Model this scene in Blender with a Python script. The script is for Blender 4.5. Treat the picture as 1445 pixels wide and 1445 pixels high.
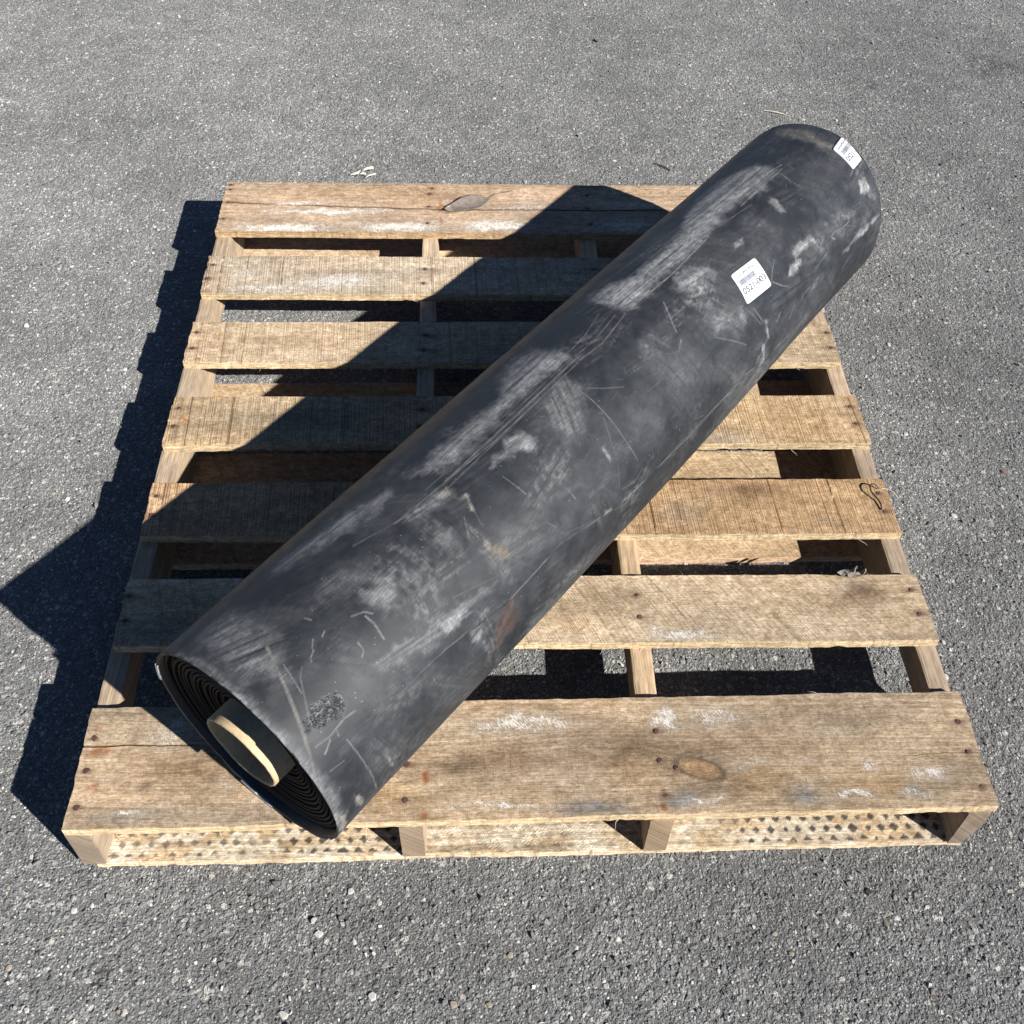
import bpy, math, random
import numpy as np
from mathutils import Vector

# ------------------------------------------------------------------ camera, light, exposure
SC = bpy.context.scene
COL = SC.collection
for o in list(bpy.data.objects):
    bpy.data.objects.remove(o, do_unlink=True)

cam_data = bpy.data.cameras.new('camera')
cam = bpy.data.objects.new('camera', cam_data)
COL.objects.link(cam)
cam.location = (-0.0752097, -1.3750975, 1.4381687)
cam.rotation_euler = (0.719633, -0.0163362, -0.0323940)
cam_data.sensor_width = 36.0
cam_data.lens = 36.0 * 1521.386 / 1445.0
cam_data.clip_start = 0.02
cam_data.clip_end = 1000.0
SC.camera = cam

SUN_EL = math.radians(33.8)
SUN_AZ = math.radians(-41.0)          # from +x towards +y
world = bpy.data.worlds.new('World')
SC.world = world
world.use_nodes = True
wn = world.node_tree
wn.nodes.clear()
sky = wn.nodes.new('ShaderNodeTexSky')
sky.sky_type = 'NISHITA'
sky.sun_disc = False
sky.sun_elevation = SUN_EL
sky.sun_rotation = math.pi / 2 - SUN_AZ
sky.air_density = 0.5
sky.dust_density = 0.0
sky.ozone_density = 3.0
bgn = wn.nodes.new('ShaderNodeBackground')
bgn.inputs['Strength'].default_value = 0.05
wo = wn.nodes.new('ShaderNodeOutputWorld')
wn.links.new(sky.outputs[0], bgn.inputs[0])
wn.links.new(bgn.outputs[0], wo.inputs[0])

sd = bpy.data.lights.new('sun', 'SUN')
sd.energy = 5.0
sd.angle = math.radians(0.53)
sd.color = (1.0, 0.965, 0.91)
sun = bpy.data.objects.new('sun', sd)
COL.objects.link(sun)
sdir = Vector((math.cos(SUN_EL) * math.cos(SUN_AZ), math.cos(SUN_EL) * math.sin(SUN_AZ), math.sin(SUN_EL)))
sun.rotation_euler = sdir.to_track_quat('Z', 'Y').to_euler()
sun.location = sdir * 6

SC.render.engine = 'CYCLES'
SC.view_settings.view_transform = 'Standard'
SC.view_settings.look = 'None'
SC.view_settings.gamma = 1.0
SC.view_settings.use_curve_mapping = False
SC.view_settings.exposure = 1.0
SC.cycles.max_bounces = 6

# ------------------------------------------------------------------ measured data (metres)
NAILS={1: [[-0.5979, -0.6221], [-0.598, -0.6709], [-0.5989, -0.7235], [-0.1727, -0.7233], [-0.1718, -0.6716], [0.1698, -0.6289], [0.1693, -0.6733], [0.19, -0.6844], [0.1709, -0.7247], [0.595, -0.6242], [0.5946, -0.6705], [0.5965, -0.7232]], 2: [[-0.5997, -0.3813], [-0.5965, -0.4264], [0.1678, -0.3944], [0.1686, -0.4358], [0.5928, -0.3934], [0.5929, -0.4388]], 3: [[-0.5956, -0.1776], [-0.596, -0.219], [0.5942, -0.1922], [0.5942, -0.233]], 4: [[-0.5954, 0.0308], [-0.5962, -0.0147], [-0.1683, 0.0207], [-0.171, -0.0222], [0.5965, 0.0166], [0.5975, -0.027]], 5: [[-0.5968, 0.2386], [-0.5968, 0.1927], [-0.1654, 0.2255], [-0.1685, 0.1818], [0.601, 0.2222], [0.5997, 0.1783]], 6: [[-0.5977, 0.4504], [-0.6017, 0.4055], [-0.1705, 0.4315], [-0.1729, 0.3855], [0.1722, 0.4281]], 7: [[-0.6024, 0.7423], [-0.6011, 0.7241], [-0.5989, 0.6749], [-0.6006, 0.6128], [-0.1613, 0.7255], [-0.1657, 0.7032], [-0.1675, 0.655], [-0.1683, 0.593], [0.1783, 0.6962], [0.1765, 0.6469], [0.1764, 0.5876]]}
PATCH={1: [('s', -0.017, -0.612, 0.1131, 0.0191, 0.75), ('s', 0.184, -0.608, 0.0237, 0.0204, 0.95), ('s', -0.043, -0.734, 0.0976, 0.006, 0.75), ('s', 0.256, -0.606, 0.0547, 0.0227, 0.6), ('s', 0.369, -0.677, 0.0213, 0.0064, 0.6), ('s', 0.454, -0.69, 0.0154, 0.0138, 0.7), ('s', 0.532, -0.701, 0.0347, 0.0125, 0.9), ('s', 0.424, -0.73, 0.0359, 0.006, 0.85), ('s', 0.507, -0.731, 0.0247, 0.0071, 0.75), ('s', 0.293, -0.681, 0.0308, 0.0106, 0.6), ('s', 0.227, -0.735, 0.03, 0.006, 0.75), ('s', -0.493, -0.615, 0.0434, 0.0289, 0.7), ('s', -0.563, -0.686, 0.0279, 0.0114, 0.45), ('s', -0.529, -0.73, 0.022, 0.006, 0.9), ('s', -0.413, -0.696, 0.0186, 0.0134, 0.6), ('s', -0.358, -0.719, 0.0277, 0.008, 0.6), ('s', 0.043, -0.683, 0.0573, 0.0276, 0.35), ('s', -0.149, -0.597, 0.0591, 0.0182, 0.5), ('s', 0.401, -0.632, 0.0593, 0.0223, 0.35), ('s', -0.481, -0.601, 0.0291, 0.0135, 0.6), ('b', 0.076, -0.742, 0.0558, 0.011, 1.0), ('b', 0.194, -0.731, 0.0338, 0.0131, 1.0), ('b', 0.356, -0.727, 0.0246, 0.0153, 0.9799999999999999), ('d', -0.095, -0.673, 0.0343, 0.0148, 0.77), ('d', -0.521, -0.693, 0.0131, 0.0083, 0.7), ('b', 0.505, -0.727, 0.019, 0.0082, 0.9799999999999999), ('n', -0.014, -0.668, 0.1343, 0.0235, 0.77), ('n', -0.469, -0.671, 0.0848, 0.0318, 0.7), ('n', 0.31, -0.641, 0.0884, 0.0177, 0.42), ('g', -0.184, -0.716, 0.0373, 0.0245, 0.7), ('g', 0.288, -0.705, 0.0457, 0.0188, 0.77), ('g', 0.458, -0.717, 0.042, 0.0165, 0.7), ('g', 0.142, -0.696, 0.038, 0.0477, 0.42), ('n', 0.12, -0.674, 0.0192, 0.0431, 0.48999999999999994), ('r', -0.599, -0.605, 0.0058, 0.0056, 0.6), ('r', -0.588, -0.642, 0.0095, 0.0097, 1), ('r', -0.578, -0.693, 0.0065, 0.0062, 0.9), ('r', -0.151, -0.69, 0.0076, 0.0083, 1), ('r', -0.15, -0.742, 0.0074, 0.007, 1), ('r', 0.169, -0.74, 0.0075, 0.007, 1), ('r', 0.171, -0.717, 0.0056, 0.0041, 0.6), ('d', 0.239, -0.714, 0.0664, 0.0123, 0.27999999999999997), ('w', -0.592, -0.62, 0.0288, 0.0333, 0.4), ('b', -0.394, -0.738, 0.0732, 0.0158, 0.35), ('b', -0.53, -0.74, 0.0637, 0.0138, 0.5599999999999999)], 2: [('s', 0.23, -0.47, 0.0653, 0.0102, 0.85), ('s', 0.194, -0.461, 0.0148, 0.0115, 0.7), ('n', 0.515, -0.392, 0.0329, 0.0164, 1.0), ('d', 0.523, -0.388, 0.0198, 0.0109, 0.6), ('d', 0.497, -0.399, 0.0153, 0.0067, 0.4), ('n', 0.489, -0.408, 0.0654, 0.0216, 0.5), ('d', 0.449, -0.443, 0.0086, 0.0065, 0.35), ('s', 0.479, -0.382, 0.0439, 0.0096, 0.5), ('s', 0.036, -0.465, 0.0524, 0.0101, 0.4), ('b', -0.553, -0.445, 0.0622, 0.0283, 0.5), ('d', -0.529, -0.433, 0.0261, 0.0207, 0.4), ('n', 0.115, -0.407, 0.0645, 0.0323, 0.2), ('g', 0.058, -0.445, 0.0635, 0.0234, 0.25), ('w', 0.355, -0.451, 0.1279, 0.0313, 0.2)], 3: [('n', 0.389, -0.184, 0.0521, 0.0144, 0.9), ('n', 0.359, -0.179, 0.0711, 0.0225, 0.45), ('g', 0.302, -0.24, 0.0809, 0.0338, 0.4), ('g', 0.44, -0.25, 0.0925, 0.0305, 0.5), ('b', 0.267, -0.227, 0.0395, 0.0278, 0.35), ('b', 0.497, -0.251, 0.0232, 0.0122, 0.25), ('s', 0.468, -0.282, 0.1144, 0.0059, 0.5), ('s', 0.324, -0.178, 0.0213, 0.016, 0.3), ('d', -0.566, -0.224, 0.0226, 0.0213, 0.2), ('w', -0.587, -0.201, 0.0228, 0.0469, 0.3)], 4: [('g', 0.476, -0.011, 0.0884, 0.0475, 0.55), ('g', 0.533, -0.038, 0.0626, 0.0358, 0.35), ('s', 0.367, -0.062, 0.0741, 0.0157, 0.45), ('b', 0.343, -0.058, 0.0445, 0.0175, 0.35), ('b', -0.409, 0.003, 0.1111, 0.0289, 0.3), ('s', -0.356, -0.037, 0.1098, 0.014, 0.35), ('s', -0.5, 0.04, 0.0748, 0.0221, 0.25), ('d', -0.593, -0.038, 0.0097, 0.0174, 0.5), ('r', -0.584, 0.002, 0.0061, 0.0108, 0.8), ('n', 0.596, -0.016, 0.0177, 0.0253, 0.5)], 5: [('s', -0.387, 0.161, 0.0978, 0.016, 0.45), ('s', -0.518, 0.174, 0.0522, 0.0201, 0.2), ('r', -0.587, 0.161, 0.0052, 0.008, 0.9), ('n', -0.458, 0.214, 0.1193, 0.0124, 0.25), ('w', -0.488, 0.246, 0.1203, 0.0254, 0.4), ('n', 0.601, 0.201, 0.0136, 0.0336, 0.2), ('d', -0.153, 0.225, 0.0187, 0.0083, 0.5), ('d', -0.152, 0.182, 0.0185, 0.0081, 0.5)], 6: [('s', -0.483, 0.37, 0.1182, 0.0206, 0.75), ('s', -0.339, 0.394, 0.1336, 0.0397, 0.8), ('s', -0.227, 0.42, 0.0853, 0.0332, 0.5), ('s', -0.524, 0.423, 0.0635, 0.0284, 0.6), ('s', -0.029, 0.383, 0.0848, 0.0326, 0.3), ('g', -0.591, 0.401, 0.0196, 0.0564, 0.4), ('n', -0.383, 0.422, 0.1701, 0.0117, 0.3), ('d', -0.602, 0.406, 0.0196, 0.0093, 0.6), ('d', -0.171, 0.431, 0.0229, 0.0095, 0.6)], 7: [('s', -0.47, 0.577, 0.1333, 0.0233, 0.95), ('s', -0.386, 0.637, 0.1813, 0.0161, 0.85), ('s', -0.233, 0.581, 0.1342, 0.0261, 0.9), ('s', -0.024, 0.584, 0.1202, 0.0315, 0.85), ('s', 0.039, 0.652, 0.092, 0.0272, 0.6), ('s', 0.247, 0.582, 0.1058, 0.0369, 0.7), ('s', 0.255, 0.662, 0.1083, 0.022, 0.6), ('s', -0.45, 0.672, 0.0913, 0.0109, 0.8), ('n', -0.176, 0.701, 0.0927, 0.0223, 0.5), ('d', -0.091, 0.686, 0.0463, 0.0222, 0.35), ('r', -0.141, 0.654, 0.0061, 0.0217, 0.7), ('r', -0.144, 0.601, 0.006, 0.0158, 0.7), ('n', -0.234, 0.601, 0.0599, 0.0158, 0.3), ('g', -0.3, 0.707, 0.2163, 0.0223, 0.2)]}
SMEAR=[
 [[[0.6683, 0.2051], [0.6718, 0.2511], [0.591, 0.238], [0.4666, 0.2409], [0.3931, 0.2395], [0.3536, 0.208], [0.3988, 0.1953], [0.4901, 0.1986], [0.5442, 0.2069], [0.6498, 0.1297]], 0.62, [[0.3762, 0.2499], [0.6674, 0.248]], "k", 0.012],
 [[[0.6308, 0.2446], [0.6422, 0.2871], [0.6068, 0.306], [0.5727, 0.3386], [0.5401, 0.3305], [0.5492, 0.2849], [0.5549, 0.2574]], 0.36, [[0.6105, 0.2261], [0.5488, 0.323]], "k", 0.014],
 [[[0.5045, 0.2605], [0.5211, 0.2903], [0.5006, 0.3028], [0.4714, 0.2886], [0.4273, 0.2815], [0.4568, 0.2712]], 0.6, [[0.4316, 0.2781], [0.5211, 0.2903]], "k", 0.006],
 [[[0.3616, 0.2526], [0.3734, 0.2592], [0.3646, 0.2758], [0.3341, 0.264], [0.3331, 0.2579]], 0.55, [[0.3098, 0.2614], [0.3735, 0.2661]], "o", 0.005],
 [[[0.3414, 0.2462], [0.3735, 0.2661], [0.3442, 0.2764], [0.2804, 0.2523]], 0.4, [[0.2612, 0.2461], [0.3735, 0.2661]], "k", 0.006],
 [[[0.1376, 0.1717], [0.1635, 0.1821], [0.2508, 0.208], [0.3212, 0.2162], [0.3257, 0.193], [0.2597, 0.1719], [0.1778, 0.1483], [0.1433, 0.1493]], 0.6, [[0.1376, 0.1717], [0.3128, 0.1989]], "k", 0.01],
 [[[0.2051, 0.2007], [0.2723, 0.2255], [0.2394, 0.2917], [0.236, 0.3088], [0.2119, 0.3134], [0.1902, 0.2849], [0.1224, 0.2338], [0.129, 0.1961]], -0.5, [[0.2051, 0.2007], [0.2723, 0.2255]], "k", 0.012],
 [[[0.197, 0.2237], [0.2263, 0.2771], [0.2308, 0.3077], [0.1959, 0.2933], [0.1344, 0.2381]], 0.22, [[0.1344, 0.2381], [0.2225, 0.2579]], "k", 0.02],
 [[[0.1827, 0.2771], [0.1815, 0.3232], [0.2179, 0.3259], [0.2383, 0.2893], [0.2133, 0.2775]], 0.42, [[0.1876, 0.2782], [0.1865, 0.338]], "k", 0.01],
 [[[0.1319, 0.35], [0.1719, 0.3574], [0.2206, 0.3722], [0.259, 0.3758], [0.3288, 0.3907], [0.312, 0.394], [0.2602, 0.3881], [0.2126, 0.3887], [0.1656, 0.3748], [0.1365, 0.3651]], 0.5, [[0.1291, 0.353], [0.3288, 0.3907]], "k", 0.006],
 [[[0.2297, 0.3755], [0.2509, 0.3825], [0.2807, 0.3941], [0.2894, 0.4062], [0.2541, 0.3965], [0.2313, 0.3904]], 0.75, [[0.2619, 0.3693], [0.2535, 0.4076]], "k", 0.003],
 [[[0.2626, 0.4156], [0.279, 0.4244], [0.2713, 0.4422], [0.2524, 0.433]], 0.9, [[0.2562, 0.4279], [0.2778, 0.4269]], "k", 0.003],
 [[[0.2509, 0.3825], [0.2749, 0.3869], [0.2724, 0.394], [0.2517, 0.3922]], 0.85, [[0.2619, 0.3693], [0.2535, 0.4076]], "k", 0.003],
 [[[0.2941, 0.4055], [0.3058, 0.4121], [0.297, 0.4175], [0.2866, 0.4108]], 0.8, [[0.2894, 0.4132], [0.3058, 0.4121]], "k", 0.002],
 [[[0.3424, 0.4292], [0.3348, 0.4773], [0.2856, 0.4735], [0.308, 0.4371]], 0.6, [[0.2859, 0.4709], [0.3449, 0.4339]], "r", 0.008],
 [[[0.0191, 0.1352], [0.0907, 0.1549], [0.0843, 0.2537], [0.0519, 0.3021], [0.01, 0.2629], [0.0096, 0.2051]], 0.45, [[-0.0021, 0.1792], [0.1089, 0.2288]], "k", 0.02],
 [[[0.003, 0.1234], [0.0083, 0.1669], [0.007, 0.2206], [0.005, 0.3113], [0.0088, 0.3791], [0.0146, 0.4922], [-0.0014, 0.4872], [-0.0074, 0.401], [-0.0111, 0.317], [-0.0091, 0.2388]], 0.5, [[-0.0059, 0.2353], [0.0319, 0.2399]], "k", 0.01],
 [[[0.0307, 0.469], [0.0408, 0.4773], [0.0432, 0.5107], [0.0358, 0.5118], [0.0292, 0.4907]], 0.75, [[0.0339, 0.4704], [0.0388, 0.5183]], "y", 0.002],
 [[[0.0035, 0.474], [0.0175, 0.4878], [0.015, 0.5445], [0.0033, 0.5444]], 0.7, [[0.0035, 0.474], [0.0089, 0.5439]], "y", 0.004],
 [[[0.0882, 0.4554], [0.0925, 0.4667], [0.096, 0.4992], [0.0892, 0.4848]], 0.7, [[0.0882, 0.4554], [0.0935, 0.4951]], "k", 0.002],
 [[[1.1974, 0.1258], [1.2795, 0.207], [1.2845, 0.2433], [1.208, 0.2586], [1.143, 0.2411], [1.053, 0.245], [0.9976, 0.2477], [0.9332, 0.2481], [1.0481, 0.1917]], 0.62, [[1.035, 0.2257], [1.294, 0.241]], "k", 0.01],
 [[[0.794, 0.1879], [0.7941, 0.2501], [0.9265, 0.2509], [1.0913, 0.24], [1.1839, 0.2277], [1.1125, 0.2083], [0.8859, 0.206], [0.8194, 0.1653]], 0.68, [[0.7783, 0.2079], [1.1839, 0.2277]], "k", 0.009],
 [[[0.9265, 0.2509], [0.9863, 0.2825], [0.975, 0.3055], [0.9088, 0.3025], [0.8916, 0.2741]], 0.45, [[0.8908, 0.2733], [0.9975, 0.2878]], "k", 0.01],
 [[[1.1756, 0.3601], [1.2084, 0.3628], [1.2126, 0.3797], [1.149, 0.3712], [1.1447, 0.3609]], 0.75, [[1.151, 0.3643], [1.2132, 0.3734]], "k", 0.004],
 [[[1.121, 0.3745], [1.1593, 0.382], [1.142, 0.3909], [1.1033, 0.3895]], 0.6, [[1.126, 0.3693], [1.1245, 0.3945]], "k", 0.004],
 [[[1.0542, 0.286], [1.0833, 0.288], [1.0708, 0.2987], [1.0372, 0.2968]], 0.5, [[1.0611, 0.2818], [1.0576, 0.3013]], "k", 0.003],
 [[[0.9344, 0.2952], [0.944, 0.309], [0.9191, 0.3085]], 0.55, [[0.9344, 0.2952], [0.9191, 0.3085]], "k", 0.002],
 [[[1.4012, 0.3536], [1.4254, 0.36], [1.4262, 0.3826], [1.3908, 0.3765]], 0.95, [[1.4145, 0.3546], [1.4046, 0.3805]], "k", 0.004],
 [[[1.4175, 0.373], [1.4379, 0.3827], [1.4342, 0.405], [1.4126, 0.3923]], 0.5, [[1.4175, 0.373], [1.4248, 0.4007]], "k", 0.006],
 [[[1.2885, 0.4349], [1.3345, 0.4301], [1.3834, 0.4313], [1.4432, 0.4303], [1.4422, 0.4419], [1.3824, 0.4415], [1.339, 0.4389], [1.3074, 0.4444]], 0.6, [[1.2911, 0.4362], [1.4432, 0.4303]], "k", 0.003],
 [[[1.2003, 0.2616], [1.2057, 0.2668], [1.1986, 0.3093], [1.1849, 0.3053], [1.1876, 0.2827]], 0.55, [[1.1987, 0.2652], [1.1911, 0.3077]], "k", 0.004],
 [[[1.4582, 0.0975], [1.4294, 0.1812], [1.4225, 0.2368], [1.4175, 0.2929], [1.3939, 0.2968], [1.3905, 0.246], [1.3891, 0.199], [1.4295, 0.1074]], 0.34, [[1.4509, 0.0965], [1.4101, 0.2939]], "y", 0.008],
 [[[0.9086, 0.3352], [0.8949, 0.3663], [0.9287, 0.3764], [0.9667, 0.3896], [0.967, 0.3709], [0.9223, 0.3506]], 0.55, [[0.9039, 0.339], [0.9602, 0.3922]], "k", 0.01],
 [[[0.9127, 0.3086], [0.9423, 0.3428], [0.9895, 0.3838], [0.932, 0.4008], [0.8778, 0.3623]], 0.25, [[0.9019, 0.3163], [0.9541, 0.4012]], "k", 0.015],
 [[[1.0106, 0.4108], [1.018, 0.4149], [1.0187, 0.4487], [1.0069, 0.447]], 0.75, [[1.0125, 0.4118], [1.0138, 0.4511]], "k", 0.002],
 [[[0.9889, 0.4402], [0.9976, 0.4454], [1.0023, 0.4827], [0.9913, 0.4784]], 0.7, [[0.991, 0.4415], [0.9974, 0.4824]], "k", 0.002],
 [[[0.3753, 0.2835], [0.3809, 0.286], [0.3677, 0.3068], [0.3634, 0.3031]], 0.7, [[0.3766, 0.2848], [0.3655, 0.305]], "y", 0.002],
 [[[0.5851, 0.3646], [0.5904, 0.3683], [0.5924, 0.3911], [0.5854, 0.3886]], 0.8, [[0.5851, 0.3646], [0.59, 0.3918]], "k", 0.002],
 [[[0.5371, 0.3346], [0.5714, 0.3645], [0.5546, 0.3882], [0.5193, 0.3699]], -0.35, [[0.5371, 0.3346], [0.5546, 0.3882]], "k", 0.01],
 [[[0.3739, 0.3405], [0.4351, 0.3707], [0.4495, 0.4168], [0.3722, 0.4027], [0.3372, 0.3632]], 0.22, [[0.3456, 0.37], [0.4488, 0.3927]], "k", 0.02],
 [[[0.3454, 0.4827], [0.5451, 0.5443], [0.7495, 0.5437], [0.9379, 0.5426], [1.1406, 0.5431], [1.1825, 0.5435], [0.9337, 0.5405], [0.7153, 0.541], [0.5257, 0.5427], [0.3654, 0.5449]], 0.22, [[0.358, 0.5158], [0.7378, 0.5426]], "k", 0.012],
 [[[0.2647, 0.366], [0.3546, 0.3955], [0.4509, 0.4143], [0.5894, 0.4666], [0.7235, 0.4718], [0.7775, 0.5455], [0.6166, 0.5457], [0.4913, 0.545], [0.3821, 0.5296], [0.2344, 0.4806], [0.1882, 0.3952]], -0.22, [[0.2647, 0.366], [0.5894, 0.4666]], "k", 0.01],  # shade of the flattened facet below the crease, painted by thinning dust
 [[[0.3496, 0.3502], [0.3709, 0.3614], [0.3616, 0.377], [0.3413, 0.3666]], 0.4, [[0.3496, 0.3502], [0.356, 0.3783]], "o", 0.01],
 [[[0.3074, 0.2889], [0.3297, 0.303], [0.3142, 0.3269], [0.2911, 0.3154]], 0.3, [[0.3074, 0.2889], [0.3037, 0.3264]], "k", 0.012],
 [[[0.5408, 0.4385], [0.5566, 0.4444], [0.558, 0.4547], [0.5416, 0.4482]], 0.5, [[0.5408, 0.4385], [0.558, 0.4547]], "o", 0.003],
 [[[0.1258, 0.28], [0.1918, 0.4341], [0.1081, 0.4486], [0.0621, 0.3558]], 0.1, [[0.113, 0.2922], [0.162, 0.4418]], "k", 0.04],
 [[[0.0677, 0.3995], [0.1554, 0.4619], [0.0985, 0.4995], [0.0517, 0.4719]], 0.1, [[0.0677, 0.3995], [0.0985, 0.4995]], "k", 0.01],
 [[[0.7266, 0.3215], [0.8349, 0.328], [0.8619, 0.4087], [0.7508, 0.4253]], 0.16, [[0.7266, 0.3215], [0.7508, 0.4253]], "k", 0.03],
 [[[0.8784, 0.4187], [1.0411, 0.4937], [1.1312, 0.4631], [1.1902, 0.4833], [1.0433, 0.5434], [0.8974, 0.5446]], 0.2, [[0.9098, 0.5454], [1.136, 0.48]], "k", 0.02],
]
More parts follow.
